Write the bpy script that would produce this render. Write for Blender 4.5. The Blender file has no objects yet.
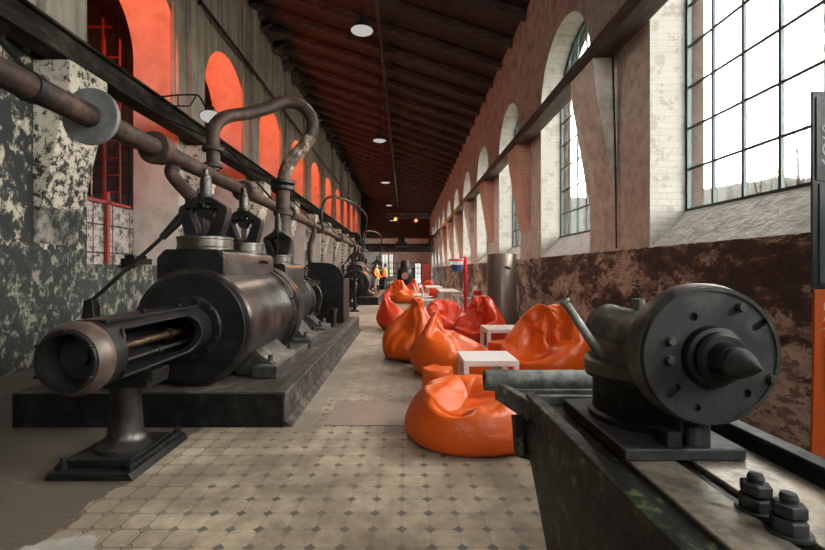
import bpy, bmesh, math, random
from mathutils import Vector, Matrix, noise
from mathutils.geometry import tessellate_polygon
D = bpy.data
S = bpy.context.scene
C = S.collection
PI = math.pi
R = math.radians
rnd = random.Random(7)

# ------------------------------------------------------------------ mesh builder
class MB:
    def __init__(s):
        s.v = []; s.f = []; s.m = []
    def add(s, vs, fs, slot=0):
        b = len(s.v); s.v += [Vector(p) for p in vs]
        s.f += [tuple(i + b for i in f) for f in fs]; s.m += [slot] * len(fs)
        return s
    def quad(s, a, b, c, d, slot=0):
        return s.add([a, b, c, d], [(0, 1, 2, 3)], slot)
    def box(s, x0, x1, y0, y1, z0, z1, slot=0):
        return s.add([(x, y, z) for z in (z0, z1) for y in (y0, y1) for x in (x0, x1)],
              [(0, 2, 3, 1), (4, 5, 7, 6), (0, 1, 5, 4), (2, 6, 7, 3), (0, 4, 6, 2), (1, 3, 7, 5)], slot)
    def obox(s, c, ax, ay, az, hx, hy, hz, slot=0):
        c = Vector(c); ax = Vector(ax).normalized(); ay = Vector(ay).normalized(); az = Vector(az).normalized()
        vs = [c + ax * (i * hx) + ay * (j * hy) + az * (k * hz) for k in (-1, 1) for j in (-1, 1) for i in (-1, 1)]
        return s.add(vs, [(0, 2, 3, 1), (4, 5, 7, 6), (0, 1, 5, 4), (2, 6, 7, 3), (0, 4, 6, 2), (1, 3, 7, 5)], slot)
    def bar(s, p, q, w, h, slot=0, up=(0, 0, 1)):
        p = Vector(p); q = Vector(q); d = (q - p).normalized(); up = Vector(up)
        if abs(d.dot(up)) > .98: up = Vector((0, 1, 0))
        x = d.cross(up).normalized(); z = x.cross(d)
        return s.obox((p + q) / 2, x, d, z, w / 2, (q - p).length / 2, h / 2, slot)
    def lathe(s, prof, o=(0, 0, 0), axis=(0, 0, 1), seg=32, slot=0, closed=False):
        # prof: (r, h) along the axis; r = 0 closes
        o = Vector(o); ax = Vector(axis).normalized()
        u = ax.cross(Vector((0, 0, 1)) if abs(ax.z) < .9 else Vector((0, 1, 0))).normalized(); w = ax.cross(u)
        vs = []; idx = []
        for r, h in prof:
            if r <= 1e-6:
                idx.append([len(vs)] * seg); vs.append(o + ax * h)
            else:
                idx.append(list(range(len(vs), len(vs) + seg)))
                for k in range(seg):
                    a = 2 * PI * k / seg
                    vs.append(o + ax * h + u * (r * math.cos(a)) + w * (r * math.sin(a)))
        fs = []
        n = len(prof)
        rng = range(n) if closed else range(n - 1)
        for i in rng:
            A = idx[i]; B = idx[(i + 1) % n]
            for k in range(seg):
                q = (k + 1) % seg
                f = []
                for t in (A[k], A[q], B[q], B[k]):
                    if t not in f: f.append(t)
                if len(f) > 2: fs.append(tuple(f))
        return s.add(vs, fs, slot)
    def cyl(s, p, q, r0, r1=None, seg=20, slot=0, cap=True):
        p = Vector(p); q = Vector(q); r1 = r0 if r1 is None else r1; L = (q - p).length
        pr = [(r0, 0), (r1, L)]
        if cap: pr = [(0, 0)] + pr + [(0, L)]
        return s.lathe(pr, p, q - p, seg, slot)
    def ring(s, o, axis, ro, ri, h0, h1, seg=40, slot=0, ch=0.0):
        pr = [(ri, h0), (ro - ch, h0), (ro, h0 + ch), (ro, h1 - ch), (ro - ch, h1), (ri, h1)]
        return s.lathe(pr, o, axis, seg, slot, closed=True)
    def ball(s, c, r, seg=14, slot=0, sc=(1, 1, 1)):
        n = seg // 2
        b = len(s.v)
        s.lathe([(r * math.sin(PI * i / n), -r * math.cos(PI * i / n)) for i in range(n + 1)], (0, 0, 0), (0, 0, 1), seg, slot)
        for i in range(b, len(s.v)):
            p = s.v[i]; s.v[i] = Vector((p.x * sc[0] + c[0], p.y * sc[1] + c[1], p.z * sc[2] + c[2]))
        return s
    def tube(s, pts, r, seg=14, slot=0, closed=False):
        P = [Vector(p) for p in pts]; n = len(P)
        rr = r if isinstance(r, (list, tuple)) else [r] * n
        T = []
        for i in range(n):
            if closed: d = P[(i + 1) % n] - P[i - 1]
            else: d = P[min(i + 1, n - 1)] - P[max(i - 1, 0)]
            T.append(d.normalized())
        u = T[0].cross(Vector((0, 0, 1)) if abs(T[0].z) < .9 else Vector((0, 1, 0))).normalized()
        vs = []
        for i in range(n):
            u = (u - T[i] * u.dot(T[i])).normalized(); w = T[i].cross(u)
            for k in range(seg):
                a = 2 * PI * k / seg
                vs.append(P[i] + u * (rr[i] * math.cos(a)) + w * (rr[i] * math.sin(a)))
        fs = []
        for i in range(n if closed else n - 1):
            j = (i + 1) % n
            for k in range(seg):
                q = (k + 1) % seg
                fs.append((i * seg + k, i * seg + q, j * seg + q, j * seg + k))
        if not closed:
            fs.append(tuple(range(seg))); fs.append(tuple((n - 1) * seg + k for k in range(seg)))
        return s.add(vs, fs, slot)
    def plate(s, outer, holes, fn, t0, t1, slot=0):
        # flat sheet with holes; fn(u, v, t) -> point
        lps = [list(outer)] + [list(h) for h in holes]
        vs = [Vector((a, b, 0)) for lp in lps for a, b in lp]; n = len(vs)
        tr = [tuple(t) for t in tessellate_polygon([[Vector((a, b, 0)) for a, b in lp] for lp in lps])]
        loops = []; k = 0
        for lp in lps: loops.append(list(range(k, k + len(lp)))); k += len(lp)
        pts = [fn(p.x, p.y, t0) for p in vs] + [fn(p.x, p.y, t1) for p in vs]
        fs = tr + [tuple(i + n for i in reversed(f)) for f in tr]
        for ix in loops:
            for i in range(len(ix)): fs.append((ix[i - 1], ix[i], ix[i] + n, ix[i - 1] + n))
        return s.add(pts, fs, slot)
    def prism(s, poly, fn, t0, t1, slot=0):
        n = len(poly)
        vs = [fn(a, b, t0) for a, b in poly] + [fn(a, b, t1) for a, b in poly]
        fs = [tuple(range(n)), tuple(range(2 * n - 1, n - 1, -1))] + [(i, (i + 1) % n, n + (i + 1) % n, n + i) for i in range(n)]
        return s.add(vs, fs, slot)
    def build(s, name, mats, parent=None, bevel=0, smooth=35, fix=True):
        off = Vector((0, 0, 0)); p = parent
        while p is not None:
            off += p.location; p = p.parent
        me = D.meshes.new(name)
        me.from_pydata([tuple(p - off) for p in s.v], [], s.f)
        mats = mats if isinstance(mats, (list, tuple)) else [mats]
        for m in mats: me.materials.append(m)
        me.polygons.foreach_set('material_index', s.m)
        me.update()
        if fix:
            bm = bmesh.new(); bm.from_mesh(me)
            bmesh.ops.recalc_face_normals(bm, faces=bm.faces); bm.to_mesh(me); bm.free()
        if smooth:
            me.polygons.foreach_set('use_smooth', [True] * len(me.polygons))
            me.set_sharp_from_angle(angle=R(smooth))
        o = D.objects.new(name, me); C.objects.link(o); o.parent = parent
        if bevel:
            b = o.modifiers.new('bevel', 'BEVEL'); b.width = bevel; b.segments = 2; b.limit_method = 'ANGLE'; b.angle_limit = R(40); b.harden_normals = True
        return o

XZ = lambda a, b, t: Vector((a, t, b))
YZ = lambda a, b, t: Vector((t, a, b))
XY = lambda a, b, t: Vector((a, b, t))
def circ(cx, cy, r, n=20, a0=0, a1=360):
    full = abs(a1 - a0) >= 360
    return [(cx + r * math.cos(R(a0 + (a1 - a0) * i / (n if full else n - 1))), cy + r * math.sin(R(a0 + (a1 - a0) * i / (n if full else n - 1)))) for i in range(n)]

def tag(o, label=None, cat=None, group=None, kind=None):
    if label: o['label'] = label
    if cat: o['category'] = cat
    if group: o['group'] = group
    if kind: o['kind'] = kind
    return o
def empty(name, loc, label=None, cat=None, group=None, kind=None):
    o = D.objects.new(name, None); C.objects.link(o); o.location = loc; o.empty_display_size = .1
    return tag(o, label, cat, group, kind)
def kids(o): return [c for c in D.objects if c.parent is o]
def copy_tree(o, parent=None):
    c = o.copy(); C.objects.link(c); c.parent = parent
    for k in list(kids(o)): copy_tree(k, c)
    return c

# ------------------------------------------------------------------ materials
class NT:
    def __init__(s, name):
        s.mat = D.materials.new(name); s.mat.use_nodes = True
        s.t = s.mat.node_tree; s.t.nodes.clear()
        s.out = s.n('ShaderNodeOutputMaterial'); s.b = s.n('ShaderNodeBsdfPrincipled')
        s.l(s.b.outputs[0], s.out.inputs[0]); s.tc = s.n('ShaderNodeTexCoord')
    def n(s, typ, **kw):
        x = s.t.nodes.new(typ)
        for k, v in kw.items(): setattr(x, k, v)
        return x
    def l(s, a, b): s.t.links.new(a, b)
    def val(s, sock, v):
        if hasattr(v, 'is_output'): s.l(v, sock)
        else: sock.default_value = v
    def math(s, op, a, b=None, c=None, clamp=False):
        x = s.n('ShaderNodeMath', operation=op, use_clamp=clamp)
        s.val(x.inputs[0], a)
        if b is not None: s.val(x.inputs[1], b)
        if c is not None: s.val(x.inputs[2], c)
        return x.outputs[0]
    def vec(s, scale=(1, 1, 1), loc=(0, 0, 0), src='Object'):
        m = s.n('ShaderNodeMapping'); m.inputs['Scale'].default_value = scale; m.inputs['Location'].default_value = loc
        s.l(s.tc.outputs[src], m.inputs[0]); return m.outputs[0]
    def noise(s, scale, detail=6, rough=.6, vec=None, dist=0):
        x = s.n('ShaderNodeTexNoise'); x.inputs['Scale'].default_value = scale; x.inputs['Detail'].default_value = detail
        x.inputs['Roughness'].default_value = rough; x.inputs['Distortion'].default_value = dist
        s.l(vec if vec is not None else s.tc.outputs['Object'], x.inputs['Vector']); return x.outputs[0]
    def ramp(s, fac, stops, const=False):
        x = s.n('ShaderNodeValToRGB'); e = x.color_ramp.elements
        if const: x.color_ramp.interpolation = 'CONSTANT'
        while len(e) < len(stops): e.new(.5)
        for el, (p, c) in zip(e, stops):
            el.position = p; el.color = (c[0], c[1], c[2], 1) if not isinstance(c, (int, float)) else (c, c, c, 1)
        s.val(x.inputs[0], fac); return x.outputs[0]
    def mix(s, f, a, b, mode='MIX'):
        x = s.n('ShaderNodeMix', data_type='RGBA', blend_type=mode)
        s.val(x.inputs[0], f)
        for i, v in ((6, a), (7, b)):
            if hasattr(v, 'is_output'): s.l(v, x.inputs[i])
            else: x.inputs[i].default_value = (*v[:3], 1)
        return x.outputs[2]
    def xyz(s):
        x = s.n('ShaderNodeSeparateXYZ'); s.l(s.tc.outputs['Object'], x.inputs[0]); return x.outputs
    def comb(s, x, y, z=0):
        c = s.n('ShaderNodeCombineXYZ')
        for i, v in enumerate((x, y, z)): s.val(c.inputs[i], v)
        return c.outputs[0]
    def bump(s, h, strength=.3, dist=.02):
        x = s.n('ShaderNodeBump'); x.inputs['Strength'].default_value = strength; x.inputs['Distance'].default_value = dist
        s.l(h, x.inputs['Height']); s.l(x.outputs[0], s.b.inputs['Normal'])
    def set(s, color=None, rough=None, metal=None, **kw):
        for k, v in (('Base Color', color), ('Roughness', rough), ('Metallic', metal)):
            if v is None: continue
            if isinstance(v, tuple): v = (*v[:3], 1)
            s.val(s.b.inputs[k], v)
        for k, v in kw.items(): s.val(s.b.inputs[k.replace('_', ' ')], v)
        return s.mat

def M(name, stops, scale=6, stretch=(1, 1, 1), detail=6, rough=(.5, .7), metal=0, bump=.15, bscale=30, bdist=.01, nr=.6):
    t = NT(name)
    v = t.vec(stretch)
    n = t.noise(scale, detail, nr, v)
    col = t.ramp(n, stops)
    n2 = t.noise(bscale, 4, .6, v)
    ro = t.ramp(n2, [(.3, rough[0]), (.7, rough[1])])
    if bump: t.bump(n2, bump, bdist)
    return t.set(col, ro, metal)

def solid(name, c, rough=.5, metal=0, bump=0, bscale=40):
    t = NT(name); n = t.noise(bscale, 3)
    col = t.ramp(n, [(.3, tuple(x * .88 for x in c)), (.7, tuple(min(1, x * 1.08) for x in c))])
    if bump: t.bump(n, bump, .01)
    return t.set(col, rough, metal)

def emit(name, c, strength):
    t = NT(name); e = t.n('ShaderNodeEmission'); e.inputs[0].default_value = (*c, 1); e.inputs[1].default_value = strength
    t.l(e.outputs[0], t.out.inputs[0]); return t.mat

# ---- room surfaces
def mat_floor():
    t = NT('tiled_floor'); X, Y, Z = t.xyz()
    s = .154
    u = t.math('DIVIDE', t.math('ADD', X, .788), s); v = t.math('DIVIDE', t.math('SUBTRACT', Y, 2.794), s)
    du = t.math('PINGPONG', u, .5); dv = t.math('PINGPONG', v, .5)
    dd = t.math('ADD', du, dv)
    wob = t.noise(14, 3)
    dot = t.ramp(t.math('ADD', dd, t.math('MULTIPLY', t.math('SUBTRACT', wob, .5), .05)), [(.19, 1.), (.22, 0.)])
    g1 = t.ramp(t.math('MINIMUM', du, dv), [(.012, 1.), (.04, 0.)])
    g2 = t.ramp(t.math('ABSOLUTE', t.math('SUBTRACT', dd, .205)), [(.014, 1.), (.05, 0.)])
    # wear masks
    big = t.noise(.55, 4, .55); mid = t.noise(2.6, 6, .65); fine = t.noise(16, 6, .7)
    tile = t.ramp(mid, [(.36, (.26, .19, .12)), (.5, (.45, .345, .225)), (.64, (.62, .50, .35))])
    tile = t.mix(.55, tile, t.ramp(fine, [(.35, (.22, .18, .14)), (.6, (.46, .40, .32))]), 'MIX')
    # tone that changes from one octagon to the next
    wn = t.n('ShaderNodeTexWhiteNoise', noise_dimensions='2D')
    t.l(t.comb(t.math('FLOOR', u), t.math('FLOOR', v)), wn.inputs['Vector'])
    tile = t.mix(.22, tile, t.ramp(wn.outputs[0], [(0, (.20, .16, .12)), (1, (.56, .48, .38))]))
    wornx = t.ramp(t.math('ADD', X, t.math('MULTIPLY', t.math('SUBTRACT', mid, .5), 1.2)), [(.0, 0.), (1., 1.)])
    # left strip: octagons with open dark joints and no dots
    leftm = t.ramp(t.math('ADD', t.math('MULTIPLY', X, .8), t.math('ADD', 1.75, t.math('MULTIPLY', t.math('SUBTRACT', mid, .5), .9))), [(.52, 0.), (.85, 1.)])
    dotv = t.math('MULTIPLY', dot, t.math('MULTIPLY', leftm, t.ramp(mid, [(.33, .35), (.55, 1.)])))
    dotcol = t.ramp(fine, [(.35, (.055, .055, .056)), (.7, (.13, .127, .125))])
    col = t.mix(t.math('MULTIPLY', dotv, .88), tile, dotcol)
    gr = t.math('MULTIPLY', t.math('MAXIMUM', g1, t.math('MULTIPLY', g2, t.math('SUBTRACT', 1.25, leftm))), t.math('SUBTRACT', 1.0, t.math('MULTIPLY', leftm, .75)))
    col = t.mix(t.math('MULTIPLY', gr, .8), col, (.045, .034, .024))
    # plain screed: strips beside the plinth and everywhere past the tiled field
    n1 = t.math('MULTIPLY', t.math('SUBTRACT', mid, .5), .5)
    xa = t.math('ADD', X, n1)
    scre = t.ramp(fine, [(.3, (.23, .20, .17)), (.7, (.40, .36, .31))])
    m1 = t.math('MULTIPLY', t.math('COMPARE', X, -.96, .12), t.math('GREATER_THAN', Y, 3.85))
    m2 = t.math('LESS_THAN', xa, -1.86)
    m3 = t.math('GREATER_THAN', t.math('ADD', Y, n1), 4.75)
    m3 = t.math('MULTIPLY', m3, .55)
    col = t.mix(t.math('MAXIMUM', m1, m3), col, scre)
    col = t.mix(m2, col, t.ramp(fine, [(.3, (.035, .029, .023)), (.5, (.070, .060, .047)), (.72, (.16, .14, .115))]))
    # pale worn patch at the front
    px = t.math('SUBTRACT', X, -1.72); py = t.math('SUBTRACT', Y, 2.13)
    pd = t.math('ADD', t.math('SQRT', t.math('ADD', t.math('MULTIPLY', px, px), t.math('MULTIPLY', t.math('MULTIPLY', py, py), 1.6))), t.math('MULTIPLY', t.math('SUBTRACT', t.noise(7, 4), .5), .22))
    pm = t.ramp(pd, [(.185, 1.), (.20, 0.)])
    col = t.mix(pm, col, t.ramp(fine, [(.3, (.42, .40, .36)), (.7, (.62, .60, .55))]))
    # grime
    grime = t.ramp(t.math('ADD', big, t.math('MULTIPLY', t.math('SUBTRACT', mid, .5), .5)), [(.40, .9), (.58, 0.)])
    col = t.mix(t.math('MULTIPLY', grime, .65), col, (.10, .08, .058))
    t.bump(t.math('ADD', t.math('MULTIPLY', fine, .5), t.math('MULTIPLY', gr, -.6)), .25, .008)
    return t.set(col, t.ramp(fine, [(.3, .45), (.7, .72)]))

def mat_wall_right():
    t = NT('pink_plaster_wall'); X, Y, Z = t.xyz()
    n1 = t.noise(1.1, 10, .68); n2 = t.noise(6, 10, .72); n3 = t.noise(2.4, 12, .72, dist=.4); n4 = t.noise(4.2, 12, .75, t.vec((1, 1, .55), (3, 7, 1)), .3)
    pl = t.ramp(n1, [(.36, (.52, .43, .385)), (.5, (.68, .61, .56)), (.62, (.58, .46, .41))])
    pl = t.mix(.45, pl, t.ramp(n2, [(.40, (.34, .28, .25)), (.5, (.62, .56, .51)), (.60, (.80, .76, .72))]))
    br = t.n('ShaderNodeTexBrick'); br.inputs['Scale'].default_value = 1.0
    br.inputs['Brick Width'].default_value = .26; br.inputs['Row Height'].default_value = .08; br.inputs['Mortar Size'].default_value = .008
    br.inputs['Color1'].default_value = (.27, .115, .08, 1); br.inputs['Color2'].default_value = (.36, .17, .12, 1); br.inputs['Mortar'].default_value = (.34, .28, .24, 1)
    t.l(t.comb(Y, Z), br.inputs['Vector'])
    hi = t.math('MULTIPLY', t.math('SUBTRACT', Z, 5.2), .03)
    pl = t.mix(t.ramp(t.math('ADD', n3, hi), [(.55, 0.), (.62, .55)]), pl, br.outputs[0])
    # dark dado: layers of old paint flaking to plaster
    v3 = t.vec((1, .5, 1)); p1 = t.noise(2.6, 12, .70, v3, .3); p2 = t.noise(8, 12, .74, v3, .2); big = t.noise(.7, 4, .6, v3)
    pk = t.math('ADD', t.math('ADD', t.math('MULTIPLY', p1, .55), t.math('MULTIPLY', p2, .45)), t.math('ADD', t.math('MULTIPLY', t.math('SUBTRACT', big, .5), .42), t.math('MULTIPLY', t.math('SUBTRACT', .95, Z), .05)))
    w = t.ramp(pk, [(.36, (.018, .014, .013)), (.44, (.030, .021, .018)), (.468, (.07, .040, .030)), (.488, (.11, .068, .052)), (.502, (.42, .35, .29)), (.57, (.62, .54, .46))])
    w = t.mix(t.ramp(p2, [(.52, 0.), (.55, .7)]), w, (.055, .026, .020))
    zz = t.math('ADD', Z, t.math('MULTIPLY', t.math('SUBTRACT', n2, .5), .10))
    col = t.mix(t.math('LESS_THAN', zz, 1.675), pl, w)
    t.bump(t.math('ADD', n2, t.math('MULTIPLY', n3, .8)), .6, .03)
    return t.set(col, .72)

def mat_whitewash(name='whitewashed_reveal', axis='X'):
    t = NT(name); X, Y, Z = t.xyz()
    br = t.n('ShaderNodeTexBrick'); br.inputs['Scale'].default_value = 1.0
    br.inputs['Brick Width'].default_value = .25; br.inputs['Row Height'].default_value = .078; br.inputs['Mortar Size'].default_value = .01
    br.inputs['Color1'].default_value = (.30, .285, .26, 1); br.inputs['Color2'].default_value = (.37, .35, .325, 1); br.inputs['Mortar'].default_value = (.20, .18, .155, 1)
    t.l(t.comb(t.math('ADD', X, Y), Z), br.inputs['Vector'])
    n = t.noise(5, 8, .7)
    big = t.noise(1.6, 8, .65)
    col = t.mix(t.ramp(big, [(.42, .97), (.60, .55)]), br.outputs[0], (.31, .295, .27)); col = t.mix(t.ramp(n, [(.53, 0.), (.58, .6)]), col, (.20, .165, .13))
    t.bump(t.math('ADD', t.math('MULTIPLY', n, .4), t.math('MULTIPLY', br.outputs['Fac'], -.5)), .6, .02)
    return t.set(col, .8)

def mat_brick(name, c1, c2, mortar, gr=0):
    t = NT(name); X, Y, Z = t.xyz()
    br = t.n('ShaderNodeTexBrick'); br.inputs['Scale'].default_value = 1.0
    br.inputs['Brick Width'].default_value = .25; br.inputs['Row Height'].default_value = .078; br.inputs['Mortar Size'].default_value = .009
    br.inputs['Color1'].default_value = (*c1, 1); br.inputs['Color2'].default_value = (*c2, 1); br.inputs['Mortar'].default_value = (*mortar, 1)
    t.l(t.comb(t.math('ADD', X, Y), Z), br.inputs['Vector'])
    n = t.noise(5, 8, .7)
    col = t.mix(t.ramp(n, [(.42, 0.), (.6, gr)]), br.outputs[0], (.46, .40, .35))
    t.bump(t.math('ADD', t.math('MULTIPLY', n, .3), t.math('MULTIPLY', br.outputs['Fac'], -.5)), .6, .02)
    return t.set(col, .85)

def mat_wall_left():
    t = NT('streaked_grey_plaster'); X, Y, Z = t.xyz()
    st = t.noise(3.2, 6, .65, t.vec((1, 1, .06))); n = t.noise(2.2, 8, .7); f = t.noise(14, 6, .7)
    col = t.ramp(st, [(.36, (.14, .12, .10)), (.5, (.30, .27, .23)), (.62, (.46, .42, .365))])
    col = t.mix(.35, col, t.ramp(n, [(.35, (.18, .155, .135)), (.65, (.50, .46, .41))]))
    # peeled paint low down and on the near bay
    pn = t.noise(5.5, 12, .74, t.vec((1, 1, .6)), .35)
    peel = t.ramp(t.math('ADD', pn, t.math('MULTIPLY', t.math('SUBTRACT', t.noise(1.5, 5, .6, t.vec((1, 1, .35))), .5), .75)), [(.46, (.008, .010, .011)), (.515, (.016, .021, .021)), (.53, (.11, .11, .085)), (.56, (.36, .325, .25)), (.72, (.52, .48, .39))])
    green = t.ramp(t.noise(6.5, 12, .74, t.vec((1, 1, .7)), .3), [(.42, (.007, .009, .009)), (.50, (.014, .019, .017)), (.535, (.035, .055, .043)), (.56, (.16, .15, .11)), (.62, (.27, .245, .19)), (.66, (.06, .09, .07))])
    low = t.math('LESS_THAN', t.math('ADD', Z, t.math('MULTIPLY', t.math('SUBTRACT', n, .5), .5)), 1.75)
    peel = t.mix(low, peel, green)
    near = t.math('LESS_THAN', Y, 7.05)
    zlo = t.math('LESS_THAN', t.math('ADD', Z, t.math('MULTIPLY', t.math('SUBTRACT', n, .5), .8)), 4.55)
    lowall = t.math('LESS_THAN', t.math('ADD', Z, t.math('MULTIPLY', t.math('SUBTRACT', n, .5), .7)), 2.4)
    m = t.math('MAXIMUM', t.math('MULTIPLY', near, zlo), lowall)
    col = t.mix(m, col, peel)
    t.bump(t.math('ADD', f, t.math('MULTIPLY', pn, 1.0)), .4, .02)
    return t.set(col, .7)

def mat_peel():
    t = NT('peeling_cream_paint'); X, Y, Z = t.xyz()
    pn = t.noise(8.5, 12, .76, dist=.35); f = t.noise(18, 6, .7)
    h = t.math('ADD', pn, t.math('MULTIPLY', t.math('SUBTRACT', Z, 3.0), .035))
    peel = t.ramp(h, [(.40, (.010, .012, .014)), (.465, (.024, .028, .028)), (.480, (.26, .23, .175)), (.51, (.48, .44, .36)), (.72, (.60, .56, .49))])
    low = t.ramp(t.noise(6, 12, .74, t.vec((1, 1, .7))), [(.42, (.012, .014, .014)), (.48, (.06, .065, .06)), (.52, (.14, .14, .12)), (.58, (.25, .235, .20))])
    m = t.math('LESS_THAN', t.math('ADD', Z, t.math('MULTIPLY', t.math('SUBTRACT', f, .5), .15)), 2.32)
    col = t.mix(m, peel, low)
    t.bump(t.math('ADD', t.math('MULTIPLY', f, .4), pn), .5, .025)
    return t.set(col, .7)

def mat_tiles():
    t = NT('white_tiled_parapet'); X, Y, Z = t.xyz()
    u = t.math('PINGPONG', t.math('MULTIPLY', Y, 1.7), .5); v = t.math('PINGPONG', t.math('MULTIPLY', Z, 1.7), .5)
    n = t.noise(7, 10, .72)
    col = t.ramp(n, [(.40, (.06, .05, .045)), (.47, (.22, .19, .17)), (.52, (.42, .38, .35))])
    col = t.mix(t.ramp(t.math('MINIMUM', u, v), [(.02, 1.), (.035, 0.)]), col, (.02, .018, .017))
    return t.set(col, .6)
m_floor = mat_floor()
m_wallR = mat_wall_right()
m_white = mat_whitewash()
m_sill = M('cracked_sill_plaster', [(.35, (.30, .285, .265)), (.5, (.46, .44, .41)), (.7, (.58, .56, .53))], 5, detail=10, bump=.8, bscale=9, bdist=.04, rough=(.7, .9), nr=.72)
m_brickout = mat_brick('outside_brick', (.030, .013, .010), (.038, .018, .014), (.034, .028, .025))
m_redlitpier = mat_brick('red_lit_brick_pier', (.66, .24, .155), (.72, .34, .24), (.60, .48, .41), .5)  # orange-red brick tone stands in for red light on these piers
m_pierR = M('grey_pier_plaster', [(.36, (.46, .41, .37)), (.5, (.68, .63, .58)), (.64, (.80, .77, .73))], 4, detail=10, bump=.6, bscale=14, bdist=.03, rough=(.7, .9), nr=.7)
m_wallL = mat_wall_left()
m_niche = M('niche_plaster', [(.3, (.46, .40, .36)), (.5, (.58, .52, .47)), (.7, (.64, .58, .53))], 2.5, detail=8, bump=.25, bscale=12, bdist=.02, rough=(.7, .9))
m_peel = mat_peel()
m_roof = M('dark_roof_boards', [(.36, (.016, .012, .010)), (.5, (.036, .026, .021)), (.62, (.08, .058, .045))], 3, (1, 6, 1), 8, (.6, .85), 0, .4, 8, .02)
m_rafter = M('dark_rafter_wood', [(.36, (.018, .013, .011)), (.52, (.045, .032, .026)), (.66, (.10, .075, .06))], 4, (.6, 3, 3), 8, (.6, .85), 0, .4, 10, .02)
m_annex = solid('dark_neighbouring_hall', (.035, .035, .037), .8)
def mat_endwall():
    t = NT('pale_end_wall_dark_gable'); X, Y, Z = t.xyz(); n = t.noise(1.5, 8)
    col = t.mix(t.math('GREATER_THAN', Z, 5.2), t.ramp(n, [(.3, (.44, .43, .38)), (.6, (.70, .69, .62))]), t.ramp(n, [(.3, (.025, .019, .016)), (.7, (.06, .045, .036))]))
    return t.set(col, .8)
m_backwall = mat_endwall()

# ---- object materials
m_iron = M('blackened_cast_iron', [(.3, (.010, .010, .010)), (.55, (.022, .022, .022)), (.75, (.045, .042, .040))], 7, detail=8, rough=(.32, .5), metal=.55, bump=.12, bscale=45, bdist=.004)
m_iron.node_tree.nodes['Principled BSDF'].inputs['Specular IOR Level'].default_value = .3
m_steel = M('oiled_boiler_plate', [(.36, (.024, .022, .021)), (.5, (.052, .047, .043)), (.64, (.10, .088, .077))], 3.5, (1, 1, 1), 8, (.26, .42), .75, .10, 30, .004)
m_steel2 = M('polished_worn_steel', [(.3, (.09, .083, .075)), (.7, (.14, .125, .105))], 4, detail=4, rough=(.28, .34), metal=.9, bump=.0, bscale=60, bdist=.002)
m_bronze = M('bronzed_rim', [(.36, (.045, .032, .025)), (.52, (.085, .060, .047)), (.66, (.13, .095, .075))], 7, detail=8, rough=(.42, .58), metal=.3, bump=.12, bscale=40, bdist=.004)
m_rod = M('bronze_piston_rod', [(.3, (.16, .105, .055)), (.7, (.26, .18, .105))], 8, rough=(.25, .4), metal=.9, bump=.04)
m_rust = M('rusty_pipe', [(.38, (.013, .007, .005)), (.5, (.030, .016, .0105)), (.62, (.075, .043, .029))], 5, detail=10, rough=(.5, .75), metal=.25, bump=.35, bscale=30, bdist=.006, nr=.7)
m_mottled = M('mottled_rusty_pipe', [(.40, (.05, .03, .022)), (.52, (.11, .07, .05)), (.58, (.34, .29, .24)), (.7, (.42, .37, .32))], 9, detail=10, rough=(.55, .75), metal=.15, bump=.4, bscale=30, bdist=.006, nr=.72)
m_galv = M('grey_flange', [(.3, (.09, .095, .095)), (.7, (.19, .195, .195))], 6, detail=8, rough=(.4, .6), metal=.4, bump=.1)
m_beam = M('dark_crane_beam', [(.38, (.010, .009, .008)), (.52, (.024, .020, .017)), (.64, (.075, .062, .048))], 3.5, (1, .35, 1), 10, (.75, .9), 0, .3, 16, .01, nr=.7)
m_beam.node_tree.nodes['Principled BSDF'].inputs['Specular IOR Level'].default_value = .15
m_plinth = M('dark_concrete_plinth', [(.36, (.016, .014, .012)), (.5, (.042, .036, .030)), (.64, (.13, .115, .095))], 5, detail=10, rough=(.5, .8), bump=.4, bscale=16, bdist=.01, nr=.7)
m_saddle = M('grey_saddle_iron', [(.36, (.035, .034, .033)), (.52, (.075, .072, .068)), (.66, (.16, .155, .145))], 6, detail=9, rough=(.35, .55), metal=.4, bump=.2, bscale=30, bdist=.005)
m_lathe = M('grey_lathe_iron', [(.3, (.020, .022, .024)), (.52, (.042, .044, .046)), (.72, (.095, .095, .095))], 7, detail=10, rough=(.48, .66), metal=.4, bump=.22, bscale=35, bdist=.004, nr=.68)
m_lgreen = M('chipped_green_paint', [(.36, (.008, .008, .008)), (.53, (.014, .015, .013)), (.57, (.028, .042, .024)), (.605, (.075, .105, .045)), (.64, (.14, .165, .08)), (.68, (.02, .024, .018))], 13, (1, .8, .6), 10, (.4, .6), .25, .3, 30, .005, nr=.72)
m_lpale = M('worn_grey_green_iron', [(.36, (.045, .05, .042)), (.48, (.115, .122, .108)), (.58, (.21, .218, .195)), (.68, (.10, .125, .075))], 11, detail=10, rough=(.4, .6), metal=.25, bump=.3, bscale=30, bdist=.005, nr=.7)
m_moss = M('mossy_grey_iron', [(.36, (.030, .032, .028)), (.48, (.085, .088, .075)), (.55, (.17, .17, .145)), (.60, (.14, .15, .05)), (.66, (.05, .055, .035))], 8, detail=10, rough=(.4, .6), metal=.2, bump=.3, bscale=30, bdist=.005, nr=.72)
m_slab = M('worn_lathe_table', [(.36, (.07, .06, .05)), (.48, (.18, .155, .125)), (.56, (.30, .265, .22)), (.62, (.26, .19, .10)), (.68, (.36, .33, .29))], 7, detail=10, rough=(.35, .55), metal=.5, bump=.25, bscale=24, bdist=.004, nr=.7)
m_rim = M('lathe_drum_rim', [(.3, (.055, .05, .045)), (.6, (.125, .112, .098)), (.75, (.19, .165, .14))], 6, (3, .5, 3), 8, (.36, .52), .55, .15, 40, .003)
m_hole = solid('dark_bore', (.004, .004, .004), .6)
m_enamel = solid('white_enamel', (.78, .77, .74), .35)
m_tablew = solid('white_table_lacquer', (.90, .87, .85), .3)
m_metalw = solid('white_painted_tube', (.75, .74, .74), .4)
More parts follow.
